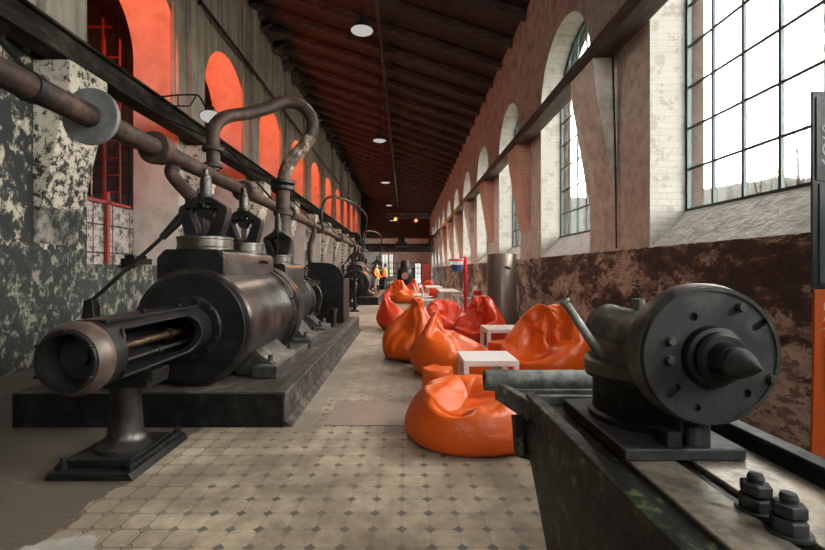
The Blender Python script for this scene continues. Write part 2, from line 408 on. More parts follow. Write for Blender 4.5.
m_tank = M('brown_steel_tank', [(.3, (.13, .10, .08)), (.6, (.20, .155, .125)), (.75, (.25, .19, .155))], 2, (1, 1, .3), 6, (.3, .42), .45, .05)
m_red = solid('red_gloss_paint', (.62, .012, .03), .4)
m_reddark = solid('dull_red_paint', (.30, .035, .028), .6)
m_blue = solid('blue_net_cord', (.03, .06, .22), .7)
m_whitecloth = solid('white_net_cord', (.75, .75, .75), .8)
m_greenfr = solid('green_window_steel', (.006, .035, .028), .5)
m_darkgrey = solid('dark_grey_plastic', (.010, .0115, .014), .4)
m_greyblue = solid('blue_grey_panel', (.05, .065, .075), .3)
m_banner = solid('orange_banner_print', (.50, .085, .012), .45)
m_letters = solid('white_lettering', (.72, .70, .68), .5)
m_lettergrey = solid('grey_lettering', (.34, .36, .38), .5)
m_skin = solid('skin', (.55, .33, .24), .6)
m_hair = solid('dark_hair', (.03, .02, .015), .6)
m_vest = solid('orange_jacket', (.85, .26, .03), .7)
m_trouser = solid('dark_trousers', (.03, .03, .035), .8)
m_paletrou = solid('pale_trousers', (.42, .36, .34), .8)
m_hill = M('hill_scrub', [(.3, (.024, .0245, .023)), (.7, (.036, .036, .033))], .2, detail=8, bump=0)
m_bark = solid('bark', (.005, .0045, .004), .9)
m_earth = M('outside_ground', [(.3, (.10, .10, .08)), (.7, (.2, .19, .15))], .5)

for m_ in (m_hill, m_bark, m_brickout, m_earth): m_.node_tree.nodes['Principled BSDF'].inputs['Specular IOR Level'].default_value = 0
for m_ in (m_lgreen, m_lathe, m_plinth): m_.node_tree.nodes['Principled BSDF'].inputs['Specular IOR Level'].default_value = .3
def mat_leather(name, c):
    t = NT(name); n = t.noise(5, 4); f = t.noise(140, 3)
    col = t.ramp(n, [(.3, tuple(x * .86 for x in c)), (.7, c)])
    wr = t.noise(8, 2, .5, t.vec((1, 1, 1.6)), .8)
    t.bump(t.math('ADD', t.math('MULTIPLY', f, .03), wr), .35, .02)
    return t.set(col, t.ramp(n, [(.3, .34), (.7, .44)]), 0)
m_orange = mat_leather('orange_faux_leather', (.80, .112, .004))
m_redorange = mat_leather('red_orange_faux_leather', (.70, .045, .006))

def mat_glass():
    t = NT('window_glass')
    tr = t.n('ShaderNodeBsdfTransparent'); tr.inputs[0].default_value = (.96, .975, .97, 1)
    gl = t.n('ShaderNodeBsdfGlossy'); gl.inputs['Roughness'].default_value = .03
    fr = t.n('ShaderNodeFresnel'); fr.inputs[0].default_value = 1.45
    mx = t.n('ShaderNodeMixShader'); t.l(t.math('MULTIPLY', fr.outputs[0], .7), mx.inputs[0]); t.l(tr.outputs[0], mx.inputs[1]); t.l(gl.outputs[0], mx.inputs[2])
    t.l(mx.outputs[0], t.out.inputs[0]); return t.mat
m_glass = mat_glass()

def mat_grate():
    t = NT('chequered_plate'); X, Y, Z = t.xyz()
    a = t.math('PINGPONG', t.math('MULTIPLY', t.math('ADD', X, Y), 26), .5); b = t.math('PINGPONG', t.math('MULTIPLY', t.math('SUBTRACT', X, Y), 26), .5)
    k = t.math('MINIMUM', a, b)
    n = t.noise(6, 8, .7)
    col = t.mix(t.ramp(k, [(.08, 1.), (.16, 0.)]), t.ramp(n, [(.3, (.12, .085, .07)), (.7, (.22, .165, .14))]), (.40, .33, .29))
    t.bump(t.ramp(k, [(.08, 1.), (.16, 0.)]), .6, .006)
    return t.set(col, .5, .3)
m_grate = mat_grate()

# ------------------------------------------------------------------ the room
XL, XLo, XR, XRg, XRo = -5.3, -6.35, 3.0, 3.44, 3.66
Y0, Y1 = -6.0, 52.0
PITCH = 4.24
def roofz(x): return 7.85 + (3.0 - x) * .331

mb = MB(); mb.box(-9.5, XRo, Y0 - .3, Y1 + .3, -.15, 0)
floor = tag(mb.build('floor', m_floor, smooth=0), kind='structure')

def arch_pts(y0, y1, zs, n=20):
    r = (y1 - y0) / 2; c = (y0 + y1) / 2
    return [(c - r * math.cos(PI * i / n), zs + r * math.sin(PI * i / n)) for i in range(n + 1)]

def arched_wall(xi, xo, ops, ztop_i, ztop_o, sill_in, sill_g, xg, zs):
    mb = MB()
    ys = Y0
    def face(x, zb, zt, slot):
        prev = Y0
        for a, b in ops:
            mb.quad((x, prev, 0), (x, a, 0), (x, a, zt), (x, prev, zt), slot)
            mb.quad((x, a, 0), (x, b, 0), (x, b, zb), (x, a, zb), slot)
            P = arch_pts(a, b, zs)
            for (p, q) in zip(P[:-1], P[1:]):
                mb.quad((x, p[0], p[1]), (x, q[0], q[1]), (x, q[0], zt), (x, p[0], zt), slot)
            prev = b
        mb.quad((x, prev, 0), (x, Y1, 0), (x, Y1, zt), (x, prev, zt), slot)
    face(xi, sill_in, ztop_i, 0); face(xo, sill_g, ztop_o, 4)
    for a, b in ops:
        P = arch_pts(a, b, zs)
        for (x0, x1, zb0, zb1, sl) in ((xi, xg, sill_in, sill_g, 1), (xg, xo, sill_g, sill_g, 3)):
            for y in (a, b): mb.quad((x0, y, zb0), (x1, y, zb1), (x1, y, zs), (x0, y, zs), sl)
            for (p, q) in zip(P[:-1], P[1:]):
                mb.quad((x0, p[0], p[1]), (x0, q[0], q[1]), (x1, q[0], q[1]), (x1, p[0], p[1]), sl)
            mb.quad((x0, a, zb0), (x0, b, zb0), (x1, b, zb1), (x1, a, zb1), 2)
    mb.quad((xi, Y0, ztop_i), (xi, Y1, ztop_i), (xo, Y1, ztop_o), (xo, Y0, ztop_o), 4)
    return mb

# right wall: tall arched windows
RW, RZS = 2.53, 4.88
r_ops = [(2.76 + PITCH * k, 2.76 + PITCH * k + RW) for k in range(-2, 12)]
r_ops = [o for o in r_ops if o[1] < Y1 - .2]
mb = arched_wall(XR, XRo, r_ops, roofz(XR), roofz(XRo), 1.68, 2.12, XRg, RZS)
wallR = tag(mb.build('wall_right', [m_wallR, m_white, m_sill, m_brickout, m_brickout], smooth=0, fix=False), kind='structure')
# piers (corbelled brackets) that carry the crane beam
pierpoly = [(3.02, 2.25), (2.90, 2.75), (2.78, 3.5), (2.68, 4.05), (2.66, 4.41), (3.02, 4.41)]
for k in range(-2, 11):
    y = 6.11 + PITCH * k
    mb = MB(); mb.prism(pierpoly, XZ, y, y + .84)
    o = mb.build('pier', m_redlitpier if k in (1, 2) else m_pierR, wallR, smooth=0, bevel=.012)  # two piers coloured as if lit red from across the hall
# left wall: tall niches open to a dark hall next door
LW, LZS = 2.9, 6.3
l_ops = [(7.2 + PITCH * k, 7.2 + PITCH * k + LW) for k in range(0, 10)]
mb = arched_wall(XL, XLo, l_ops, roofz(XL), roofz(XLo), 1.5, 1.5, (XL + XLo) / 2, LZS)
wallL = tag(mb.build('wall_left', [m_wallL, m_niche, m_niche, m_niche, m_annex], smooth=0, fix=False), kind='structure')
lp = [(-5.32, 1.7), (-4.78, 4.05), (-4.78, 4.41), (-5.32, 4.41)]
for k in range(-2, 11):
    y = 6.16 + PITCH * k
    mb = MB(); mb.prism(lp, XZ, y, y + .79)
    mb.build('pier', m_peel, wallL, smooth=0, bevel=.02)
    mb = MB(); mb.box(-5.32, -5.16, y + .05, y + .7, 4.83, roofz(-5.3) - .02)
    mb.build('pilaster', m_wallL, wallL, smooth=0, bevel=.02)
    if k >= 0:
        mb = MB(); mb.box(-5.32, -5.24, y - .62, y - .5, 4.83, roofz(-5.3) - .1)
        mb.build('pilaster', m_wallL, wallL, smooth=0, bevel=.01)
# neighbouring hall, closed and dark
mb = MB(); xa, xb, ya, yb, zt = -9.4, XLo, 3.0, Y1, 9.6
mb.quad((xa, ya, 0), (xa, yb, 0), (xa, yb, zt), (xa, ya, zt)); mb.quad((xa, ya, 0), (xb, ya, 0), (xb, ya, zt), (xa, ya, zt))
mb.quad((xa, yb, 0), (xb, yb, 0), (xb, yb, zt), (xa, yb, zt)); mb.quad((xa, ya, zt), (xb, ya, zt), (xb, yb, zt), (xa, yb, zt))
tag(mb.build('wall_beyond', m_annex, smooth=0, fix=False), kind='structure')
# end walls
def endwall(name, y, m, holes=()):
    mb = MB()
    outer = [(XLo, 0), (XRo, 0), (XRo, roofz(XRo)), (XLo, roofz(XLo))]
    mb.plate(outer, holes, XZ, y, y + .3)
    return tag(mb.build(name, m, smooth=0), kind='structure')
added_window = [[(x0, z0), (x1, z0), (x1, z1), (x0, z1)] for x0, x1, z0, z1 in ((-.2, 1.64, 4.6, 6.72),)]  # unseen window added behind the camera to brighten piers and walls
endwall('wall_front', Y0 - .3, m_wallR, added_window)
bholes = [[(x0, z0), (x1, z0), (x1, z1), (x0, z1)] for x0, x1, z0, z1 in ((-2.75, -2.05, .15, 3.3), (-1.9, -1.45, .6, 3.3), (1.2, 1.9, .15, 2.2))]
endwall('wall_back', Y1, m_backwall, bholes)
# ceiling with its rafters and purlins
mb = MB(); e = .22
mb.prism([(XLo - .3, roofz(XLo - .3)), (XRo + .3, roofz(XRo + .3)), (XRo + .3, roofz(XRo + .3) + e), (XLo - .3, roofz(XLo - .3) + e)], XZ, Y0 - .5, Y1 + .5)
ceil = tag(mb.build('ceiling', m_roof, smooth=0), kind='structure')
y = -5.2; i = 0
while y < 51.5:
    mb = MB(); h = .26; w = .15
    mb.prism([(XL + .02, roofz(XL) - .02), (XR - .02, roofz(XR) - .02), (XR - .02, roofz(XR) - h), (XL + .02, roofz(XL) - h)], XZ, y, y + w)
    mb.build('rafter', m_rafter, ceil, smooth=0, bevel=.01)
    y += 1.32; i += 1
for x in (-.78,):
    mb = MB(); z = roofz(x) - .26
    mb.box(x - .05, x + .05, Y0 + .3, Y1 - .2, z - (.12 if x != -.78 else .2), z)
    mb.build('purlin', m_rafter, ceil, smooth=0)
# broken boards along the left eave
mb = MB(); yy = 2.0
while yy < 40:
    L = rnd.uniform(.25, .7); dx = rnd.uniform(.15, .55); dz = rnd.uniform(.25, .55)
    a = Vector((XL + .03, yy, roofz(XL) - dz)); b = Vector((XL + dx + .1, yy, roofz(XL) - .2))
    mb.obox((a + b) / 2, b - a, (0, 1, 0), (b - a).cross(Vector((0, 1, 0))), (b - a).length / 2, L / 2, .012)
    yy += L + rnd.uniform(.02, .35)
mb.build('eave_boarding', m_rafter, ceil, smooth=0)

# windows on the right: green steel glazing bars, glass
def make_window(n, a, b):
    mb = MB(); c = (a + b) / 2; r = (b - a) / 2 - .012; x = XRg + .02
    zb, zs = 2.125, RZS
    def top(y):
        return zs + math.sqrt(max(0, r * r - (y - c) ** 2))
    pts = [(x, c - r, zb)] + [(x, yy, zz) for yy, zz in arch_pts(c - r, c + r, zs, 24)] + [(x, c + r, zb)]
    for p, q in zip(pts, pts[1:] + pts[:1]): mb.bar(p, q, .045, .05, up=(1, 0, 0))
    k = 1
    while k * .435 < 2 * r - .1:
        y = c + r - k * .435; mb.bar((x, y, zb), (x, y, top(y)), .032, .03, up=(1, 0, 0)); k += 1
    z = zb + .5
    while z < zs + .1:
        mb.bar((x, c - r, z), (x, c + r, z), .026, .018, up=(1, 0, 0)); z += .497
    for rr in (.45, .85):
        P = [(x, c - r * rr * math.cos(PI * i / 16), zs + r * rr * math.sin(PI * i / 16)) for i in range(17)]
        for p, q in zip(P[:-1], P[1:]): mb.bar(p, q, .022, .022, up=(1, 0, 0))
    w = tag(mb.build('window_%d' % n, m_greenfr, smooth=0), kind='structure')
    g = MB()
    poly = [(c - r, zb)] + [p for p in arch_pts(c - r, c + r, zs, 24)] + [(c + r, zb)]
    g.prism(poly, YZ, x + .004, x + .009)
    g.build('pane', m_glass, w, smooth=0)
for n, (a, b) in enumerate(r_ops): make_window(n + 1, a, b)
# end wall windows; the front one is added, unseen, to bring in fill light
for n, h in enumerate(bholes):
    mb = MB(); (x0, z0), (x1, _), (_, z1), _ = h
    for p, q in (((x0, z0), (x1, z0)), ((x1, z0), (x1, z1)), ((x1, z1), (x0, z1)), ((x0, z1), (x0, z0)), (((x0 + x1) / 2, z0), ((x0 + x1) / 2, z1))):
        mb.bar((p[0], Y1 + .15, p[1]), (q[0], Y1 + .15, q[1]), .06, .06, up=(0, 1, 0))
    w = tag(mb.build('window_%d' % (len(r_ops) + 1 + n), m_greenfr, smooth=0), kind='structure')
    g = MB(); g.box(x0, x1, Y1 + .145, Y1 + .152, z0, z1); g.build('pane', m_glass, w, smooth=0)
for n, h in enumerate(added_window):
    mb = MB(); (x0, z0), (x1, _), (_, z1), _ = h; yy = Y0 - .15
    for p, q in [((x0, z0), (x1, z0)), ((x1, z0), (x1, z1)), ((x1, z1), (x0, z1)), ((x0, z1), (x0, z0))] + [((x0 + .46 * i, z0), (x0 + .46 * i, z1)) for i in range(1, 4)] + [((x0, z0 + .53 * i), (x1, z0 + .53 * i)) for i in range(1, 4)]:
        mb.bar((p[0], yy, p[1]), (q[0], yy, q[1]), .04, .04, up=(0, 1, 0))
    w = tag(mb.build('window_%d' % (len(r_ops) + 4 + n), m_greenfr, smooth=0), kind='structure')
    g = MB(); g.box(x0, x1, yy - .003, yy + .003, z0, z1); g.build('pane', m_glass, w, smooth=0)
# parapet walls closing the foot of each left opening
for k, (a, b) in enumerate(l_ops):
    mb = MB(); mb.box(XLo - .22, XLo - .02, a - .4, b + .4, 0, 2.8 if k == 0 else 1.9)
    t = tag(mb.build('trim_%d' % (k + 1), D.materials.get('white_tiled_parapet') or mat_tiles(), smooth=0), kind='structure')

# ------------------------------------------------------------------ crane beams, wall rails
mb = MB(); mb.box(2.64, 2.95, Y0 + .01, Y1 - .01, 4.412, 4.62)
tag(mb.build('crane_beam', M('old_beam_timber', [(.36, (.022, .016, .013)), (.52, (.07, .05, .04)), (.66, (.17, .13, .105))], 3, (1, .25, 1), 10, (.6, .8), 0, .3, 16, .01, nr=.7), bevel=.01), 'dark timber crane beam along the windowed wall, resting on its brick corbels', 'beam')
mb = MB()
mb.box(-5.12, -4.78, Y0 + .01, Y1 - .01, 4.412, 4.45); mb.box(-5.12, -4.78, Y0 + .01, Y1 - .01, 4.78, 4.82); mb.box(-4.98, -4.86, Y0 + .01, Y1 - .01, 4.45, 4.78)
o = tag(mb.build('crane_beam', m_beam, bevel=.006), 'dark riveted crane beam along the wall with the red arches', 'beam')
bk = empty('wall_conduit', (-5.1, 20, 8.1), 'thin dark conduit running high above the red arches on brackets', 'conduit')
mb = MB(); mb.tube([(-5.1, Y0 + .1, 8.1), (-5.1, Y1 - .1, 8.1)], .05, 10); mb.build('pipe', m_iron, bk)
for k in range(0, 11):
    yy = 6.5 + PITCH * k; mb = MB(); mb.box(-5.3, -5.05, yy, yy + .04, 8.02, 8.05); mb.box(-5.12, -5.08, yy, yy + .04, 8.03, 8.16); mb.build('bracket', m_iron, bk)
# cable hanging on the right pier
mb = MB(); mb.tube([(2.93, 6.09, 4.40), (2.95, 6.085, 3.6), (2.965, 6.08, 2.9), (2.97, 6.08, 2.2), (2.975, 6.08, 1.7)], .012, 8)
tag(mb.build('wall_cable', m_iron), 'thin dark cable hanging down the grey pier beside the nearest window', 'cable')

# ------------------------------------------------------------------ engines
def make_engine():
    ox, oy, oz, az = -2.0, 4.05, .31, .86
    root = empty('steam_engine', (ox, oy, oz))
    ax = (0, 1, 0)
    A = lambda y: (ox, y, az)
    # big cylinder shell with rims
    r = .56
    mb = MB(); mb.lathe([(0, 0), (r - .045, 0), (r - .012, .008), (r, .03), (r, .07), (r - .012, .085), (r - .012, 1.66), (r, 1.68), (r + .045, 1.69), (r + .045, 1.75), (r + .01, 1.76), (r + .01, 1.79), (r + .05, 1.80), (r + .05, 1.86), (r + .02, 1.87), (r + .02, 1.90), (r - .03, 1.91), (0, 1.91)], A(4.05), ax, 72)
    cyl = mb.build('cylinder', m_steel, root)
    mb = MB(); mb.lathe([(.0, -.02), (r - .06, -.02), (r - .05, -.012), (r - .05, .0)], A(4.05), ax, 64); ec = mb.build('end_cover', m_iron, root)
    mb = MB(); mb.ring(A(4.05), ax, .30, .17, -.06, -.015, 48, ch=.012)
    for k in range(12):
        a = 2 * PI * k / 12 + .2
        p = Vector((ox + .27 * math.cos(a), 3.99, az + .27 * math.sin(a))); mb.cyl(p + Vector((0, -.022, 0)), p, .018, seg=6)
    mb.build('cover_flange', m_iron, ec)
    mb = MB(); mb.lathe([(r + .014, 5.55), (r + .03, 5.56), (r + .03, 5.60), (r + .014, 5.61)], (ox, 0, az), ax, 64); mb.build('band', m_iron, cyl)
    for (yy, an) in ((5.45, -12), (4.95, -38), (5.6, 18)):
        d = Vector((math.cos(R(an)), 0, math.sin(R(an)))); p = Vector((ox, yy, az)) + d * (r - .02)
        mb = MB(); mb.cyl(p, p + d * .07, .02, seg=8); mb.cyl(p + d * .05 + Vector((0, -.03, 0)), p + d * .05 + Vector((0, .03, 0)), .01, seg=6); mb.build('drain_cock', m_iron, cyl)
    # small cylinder
    r2 = .40
    mb = MB(); mb.lathe([(0, 0), (r2 + .05, 0), (r2 + .05, .06), (r2, .07), (r2, 1.5), (r2 + .04, 1.51), (r2 + .04, 1.62), (r2 - .05, 1.63), (0, 1.63)], A(5.97), ax, 56); mb.build('small_cylinder', m_steel, root)
    # steam chests on top
    def chest(x0, x1, y0, y1, z0, z1, rr):
        mb = MB(); pl = [(x0, z0), (x1, z0)] + [(x1 - rr + rr * math.cos(R(a)), z1 - rr + rr * math.sin(R(a))) for a in (0, 30, 60, 90)] + [(x0 + rr + rr * math.cos(R(a)), z1 - rr + rr * math.sin(R(a))) for a in (90, 120, 150, 180)]
        mb.prism(pl, XZ, y0, y1); return mb
    ch = chest(-2.36, -1.74, 4.16, 5.72, 1.10, 1.60, .07).build('steam_chest', m_steel, root, bevel=.012)
    mb = MB(); pl = [(-2.375, 1.12), (-1.725, 1.12), (-1.725, 1.52), (-1.80, 1.60), (-2.30, 1.60), (-2.375, 1.52)]; mb.prism(pl, XZ, 4.12, 4.17); mb.build('chest_cover', m_iron, ch, bevel=.02)
    mb = MB(); mb.tube([(-1.735, 5.15, 1.50), (-1.69, 5.17, 1.50), (-1.69, 5.25, 1.51), (-1.69, 5.33, 1.49), (-1.735, 5.35, 1.49)], .014, 8); mb.build('hook', m_iron, ch)
    chest(-2.25, -1.72, 6.25, 7.35, 1.08, 1.50, .08).build('steam_chest', m_steel, root, bevel=.012)
    # valve bonnets
    def bonnet(x, y, z, s, rr):
        b = MB(); b.lathe([(0, 0), (rr, 0), (rr, .02), (rr * .97, .03), (rr * .97, .10), (rr, .105), (rr, .125), (rr * .9, .135), (0, .135)], (x, y, z), (0, 0, 1), 40)
        drum = b.build('valve_drum', m_steel2, root)
        z2 = z + .13
        o = [(-.17, 0), (.17, 0), (.20, .09), (.245, .25), (.235, .30), (.10, .385), (.085, .40), (-.085, .40), (-.10, .385), (-.235, .30), (-.245, .25), (-.20, .09)]
        h1 = [(-.012, .03), (-.05, .04), (-.125, .235), (-.11, .28), (-.065, .26), (-.035, .20), (-.012, .185)]
        h2 = [(-a, b_) for a, b_ in reversed(h1)]
        h3 = [(-.05, .335), (-.075, .30), (-.05, .285), (-.012, .30), (-.012, .335)]
        h4 = [(-a, b_) for a, b_ in reversed(h3)]
        sc = lambda l: [(a * s, b_ * s) for a, b_ in l]
        mb = MB(); mb.plate(sc(o), [sc(h1), sc(h2), sc(h3), sc(h4)], lambda a, b_, t: Vector((x + a, y + t, z2 + b_)), -.07 * s, .07 * s)
        yk = mb.build('valve_bonnet', m_iron, root, bevel=.012, smooth=50)
        mb = MB(); mb.lathe([(0, 0), (.075, 0), (.08, .02), (.08, .05), (.058, .055), (.058, .19), (.05, .20), (.05, .235), (.028, .245), (.028, .30), (.012, .31), (0, .31)], (x, y, z2 + .39 * s), (0, 0, 1), 20)
        mb.build('spindle_cap', m_steel, yk)
        mb = MB(); mb.cyl((x, y - .08 * s, z2 + .24 * s), (x, y + .08 * s, z2 + .24 * s), .038 * s, seg=16); mb.build('pivot_boss', m_iron, yk)
    bonnet(-2.02, 4.38, 1.60, 1.0, .27); bonnet(-2.0, 5.36, 1.60, .98, .25); bonnet(-1.98, 6.75, 1.50, .9, .24)
    # valve lever running down to its bracket
    mb = MB(); mb.tube([(-2.22, 4.36, 1.97), (-2.30, 4.34, 1.87), (-2.42, 4.30, 1.72)], [.05, .045, .035], 10); mb.tube([(-2.40, 4.30, 1.74), (-2.97, 4.08, 1.10)], .019, 10); mb.ball((-2.97, 4.08, 1.10), .035)
    mb.build('valve_lever', m_iron, root)
    mb = MB(); mb.prism([(-3.10, .31), (-2.82, .31), (-2.93, 1.12), (-3.01, 1.12)], XZ, 4.04, 4.14); mb.build('lever_stand', m_iron, root, bevel=.01)
    # tail guide
    tg = MB(); tg.lathe([(.215, 2.66), (.215, 4.04), (.168, 4.04), (.168, 2.66)], (ox, 0, az), ax, 64, closed=True)
    o = tg.build('tail_guide', m_iron, root)
    cut = MB(); st = circ(2.83, az + .11, .04, 6, 90, 180) + circ(2.83, az - .11, .04, 6, 180, 270) + circ(3.62, az, .150, 16, -90, 90)
    cut.prism(st, YZ, ox + .02, ox + .5); co = cut.build('cutter', m_iron)
    bo = o.modifiers.new('b', 'BOOLEAN'); bo.object = co; bo.solver = 'EXACT'; bo.operation = 'DIFFERENCE'
    co.location = (0, 0, 0)
    dg = bpy.context.evaluated_depsgraph_get(); me = D.meshes.new_from_object(o.evaluated_get(dg)); o.modifiers.clear(); o.data = me
    D.objects.remove(co)
    me.polygons.foreach_set('use_smooth', [True] * len(me.polygons)); me.set_sharp_from_angle(angle=R(35))
    for sx in (1,):
        P = []
        for yy, zz in circ(2.83, az + .118, .04, 6, 90, 180) + circ(2.83, az - .118, .04, 6, 180, 270) + circ(3.62, az, .158, 16, -90, 90):
            P.append((ox + sx * (math.sqrt(.215 ** 2 - (zz - az) ** 2) + .006), yy, zz))
        mb = MB(); mb.tube(P, .012, 8, closed=True); mb.build('slot_rim', m_iron, o)
    mb = MB(); mb.lathe([(.186, 2.555), (.194, 2.552), (.222, 2.60), (.228, 2.62), (.228, 2.655), (.214, 2.675), (.20, 2.66)], (ox, 0, az), ax, 64, closed=True); mb.build('mouth_ring', m_bronze, o)
    mb = MB(); mb.ring((ox, 0, az), ax, .190, .166, 2.535, 2.66, 64, ch=.008)
    for k in range(6):
        a = 2 * PI * k / 6 + .5; p = Vector((ox + .178 * math.cos(a), 2.532, az + .178 * math.sin(a))); mb.cyl(p + Vector((0, -.012, 0)), p + Vector((0, .01, 0)), .014, seg=6)
    mb.build('mouth_face', m_iron, o)
    mb = MB(); mb.box(ox - .1, ox + .1, 2.75, 4.03, az + .195, az + .222); mb.box(ox + .03, ox + .07, 3.2, 3.24, az + .22, az + .25); mb.box(ox + .03, ox + .07, 3.7, 3.74, az + .22, az + .25); mb.build('top_rail', m_iron, o, bevel=.006)
    mb = MB(); mb.cyl((ox, 2.72, az), (ox, 4.05, az), .028, seg=20); mb.build('piston_rod', m_rod, root)
    mb = MB(); mb.cyl((ox + .05, 2.72, az - .09), (ox + .05, 4.05, az - .09), .014, seg=12); mb.build('guide_bar', m_steel2, root)
    mb = MB(); mb.ring((ox, 0, az), ax, .1675, .160, 2.56, 2.74, 48); mb.build('bore_liner', m_hole, root)
    mb = MB(); mb.cyl((ox, 2.70, az), (ox, 2.76, az), .155, seg=32); mb.cyl((ox, 2.66, az), (ox, 2.70, az), .05, seg=6); mb.build('crosshead', m_hole, root)
    mb = MB(); mb.cyl((ox, 3.62, az), (ox, 3.68, az), .045, seg=20); mb.build('gland', m_steel2, root)
    mb = MB(); mb.cyl((ox + .05, 3.40, az - .09), (ox + .05, 3.45, az - .09), .026, seg=14); mb.build('gland', m_steel2, root)
    # crosshead frame towards the crank
    mb = MB()
    for yy in (7.62, 8.20, 8.75): mb.ring((ox, 0, az), ax, .42, .35, yy, yy + .07, 40, ch=.008)
    for an in (50, 130, 230, 310): 
        c, s_ = .385 * math.cos(R(an)), .385 * math.sin(R(an)); mb.bar((ox + c, 7.6, az + s_), (ox + c, 8.8, az + s_), .1, .1)
    mb.build('crosshead_frame', m_steel, root)
    mb = MB(); mb.cyl((ox, 7.6, az), (ox, 9.2, az), .05, seg=16); mb.build('connecting_rod', m_steel2, root)
    # crank guard
    poly = [(-1.92, .33), (-1.24, .33), (-1.24, 1.25)] + [(-1.62 + .38 * math.cos(R(a)), 1.22 + .33 * math.sin(R(a))) for a in (0, 20, 40, 60, 80)] + [(-1.92, 1.56)]
    mb = MB(); mb.prism(poly, XZ, 8.72, 8.80); mb.prism([(-1.30, .33), (-1.24, .33), (-1.24, 1.22), (-1.30, 1.22)], XZ, 8.78, 9.6); mb.build('crank_guard', m_iron, root, bevel=.01)
    # bolted saddles along the side, seen from the aisle
    def saddle(y0, y1, x0, x1, zt, sz):
        for sx in (1, -1):
            mb = MB(); X = lambda x: ox + sx * (x - ox)
            mb.prism([(X(x0), .31), (X(x1), .31), (X(x1), .31 + .13 * sz), (X(x1 - .12), .31 + .17 * sz), (X(x1 - .28), zt), (X(x0), zt)], XZ, y0 + .12, y1 - .12)
            mb.box(min(X(x1 - .24), X(x1 + .02)), max(X(x1 - .24), X(x1 + .02)), y0, y1, .31, .31 + .13 * sz)
            sd = mb.build('saddle', m_saddle, root, bevel=.018)
            for yy in (y0 + .12, y1 - .12):
                mb = MB(); mb.cyl((X(x1 - .08), yy, .43), (X(x1 - .08), yy, .43 + .03 * sz), .05 * sz, seg=6); mb.cyl((X(x1 - .08), yy, .46), (X(x1 - .08), yy, .48 + .05 * sz), .028 * sz, seg=12); mb.build('bolt', m_saddle, sd)
    saddle(4.32, 5.30, -1.75, -1.30, .62, 1.0); saddle(6.0, 6.8, -1.8, -1.33, .68, 1.0); saddle(7.3, 7.9, -1.8, -1.38, .62, .9)
    for bb in ((-1.62, -1.34, 5.30, 6.05, .31, .39), (-1.62, -1.36, 6.8, 7.3, .31, .38)):
        mb = MB(); mb.box(*bb); mb.build('sole_plate', m_saddle, root, bevel=.01)
    mb = MB()
    mb.cyl((-1.36, 8.25, .31), (-1.36, 8.25, .62), .05, seg=14); mb.cyl((-1.36, 8.25, .62), (-1.36, 8.25, .66), .075, seg=14); mb.build('oil_pot', m_rust, root)
    return root
eng = make_engine()
tag(eng, 'black horizontal steam engine nearest the front with open slotted tail guide', 'steam engine', 'horizontal steam engines')
plm = MB(); plm.box(-3.5, -1.07, 3.85, 10.1, 0, .31)
plm.prism([(-1.07, .0), (-1.0, .0), (-1.07, .06)], XZ, 3.85, 10.1)
pl0 = empty('engine_plinth', (-2.28, 7, 0), 'long dark concrete plinth under the nearest steam engine', 'plinth', 'engine plinths')
plm.build('slab', m_plinth, pl0, bevel=.012)
mb = MB(); mb.box(-3.49, -1.085, 3.84, 3.85, .0, .30); mb.build('dark_front', m_iron, pl0)  # thin near-black sheet over the plinth's front face
mb = MB(); mb.box(-1.16, -1.065, 3.84, 10.1, .285, .316); mb.build('edge_strip', m_saddle, pl0)
PEN = 13.4
for i, (le, lpn, lped, x) in enumerate((('black horizontal steam engine second along the aisle, past the crank guard', 'dark concrete plinth under the second engine along the aisle', 'iron pedestal under the second engine tail guide', 0),
                             ('farthest black horizontal steam engine, near the overhead crane', 'dark concrete plinth under the farthest engine', 'iron pedestal under the farthest engine tail guide', 0))):
    o = copy_tree(eng); o.location.y += PEN * (i + 1); o['label'] = le
    for ch in list(kids(o)):
        if ch.name.startswith('crank_guard'): D.objects.remove(ch)
    p = copy_tree(pl0); p.location.y += PEN * (i + 1); p['label'] = lpn
# pedestal below the tail guide
def make_pedestal():
    root = empty('support_pedestal', (-2.08, 3.22, 0), 'cast iron pedestal on a square base under the nearest tail guide', 'pedestal', 'tail guide pedestals')
    mb = MB()
    mb.prism([(-2.40, 0), (-1.80, 0), (-1.83, .05), (-2.37, .05)], XZ, 2.86, 3.60); mb.box(-2.30, -1.88, 2.95, 3.48, .05, .10)
    for x in (-1.86, -2.34): mb.box(x - .02, x + .02, 2.9, 3.56, .05, .085)
    b = mb.build('base_plate', m_iron, root, bevel=.008)
    for x in (-2.32, -1.86):
        for y in (2.93, 3.52):
            mb = MB(); mb.cyl((x, y, .05), (x, y, .10), .03, seg=6); mb.cyl((x, y, .10), (x, y, .125), .016, seg=10); mb.build('bolt', m_iron, b)
    mb = MB(); mb.lathe([(0, .10), (.19, .10), (.19, .12), (.15, .145), (.122, .19), (.112, .28), (.098, .50), (.106, .52), (.115, .545), (0, .545)], (-2.08, 3.22, 0), (0, 0, 1), 36); mb.build('column', m_steel, root)
    mb = MB(); mb.box(-2.26, -1.86, 3.12, 3.40, .545, .61); mb.box(-2.17, -1.83, 3.14, 3.36, .60, .665); mb.build('cap_block', m_iron, root, bevel=.008)
    return root
ped = make_pedestal()
for i in (1, 2):
    o = copy_tree(ped); o.location.y += PEN * i
    o['label'] = ('iron pedestal under the second engine tail guide', 'iron pedestal under the farthest engine tail guide')[i - 1]

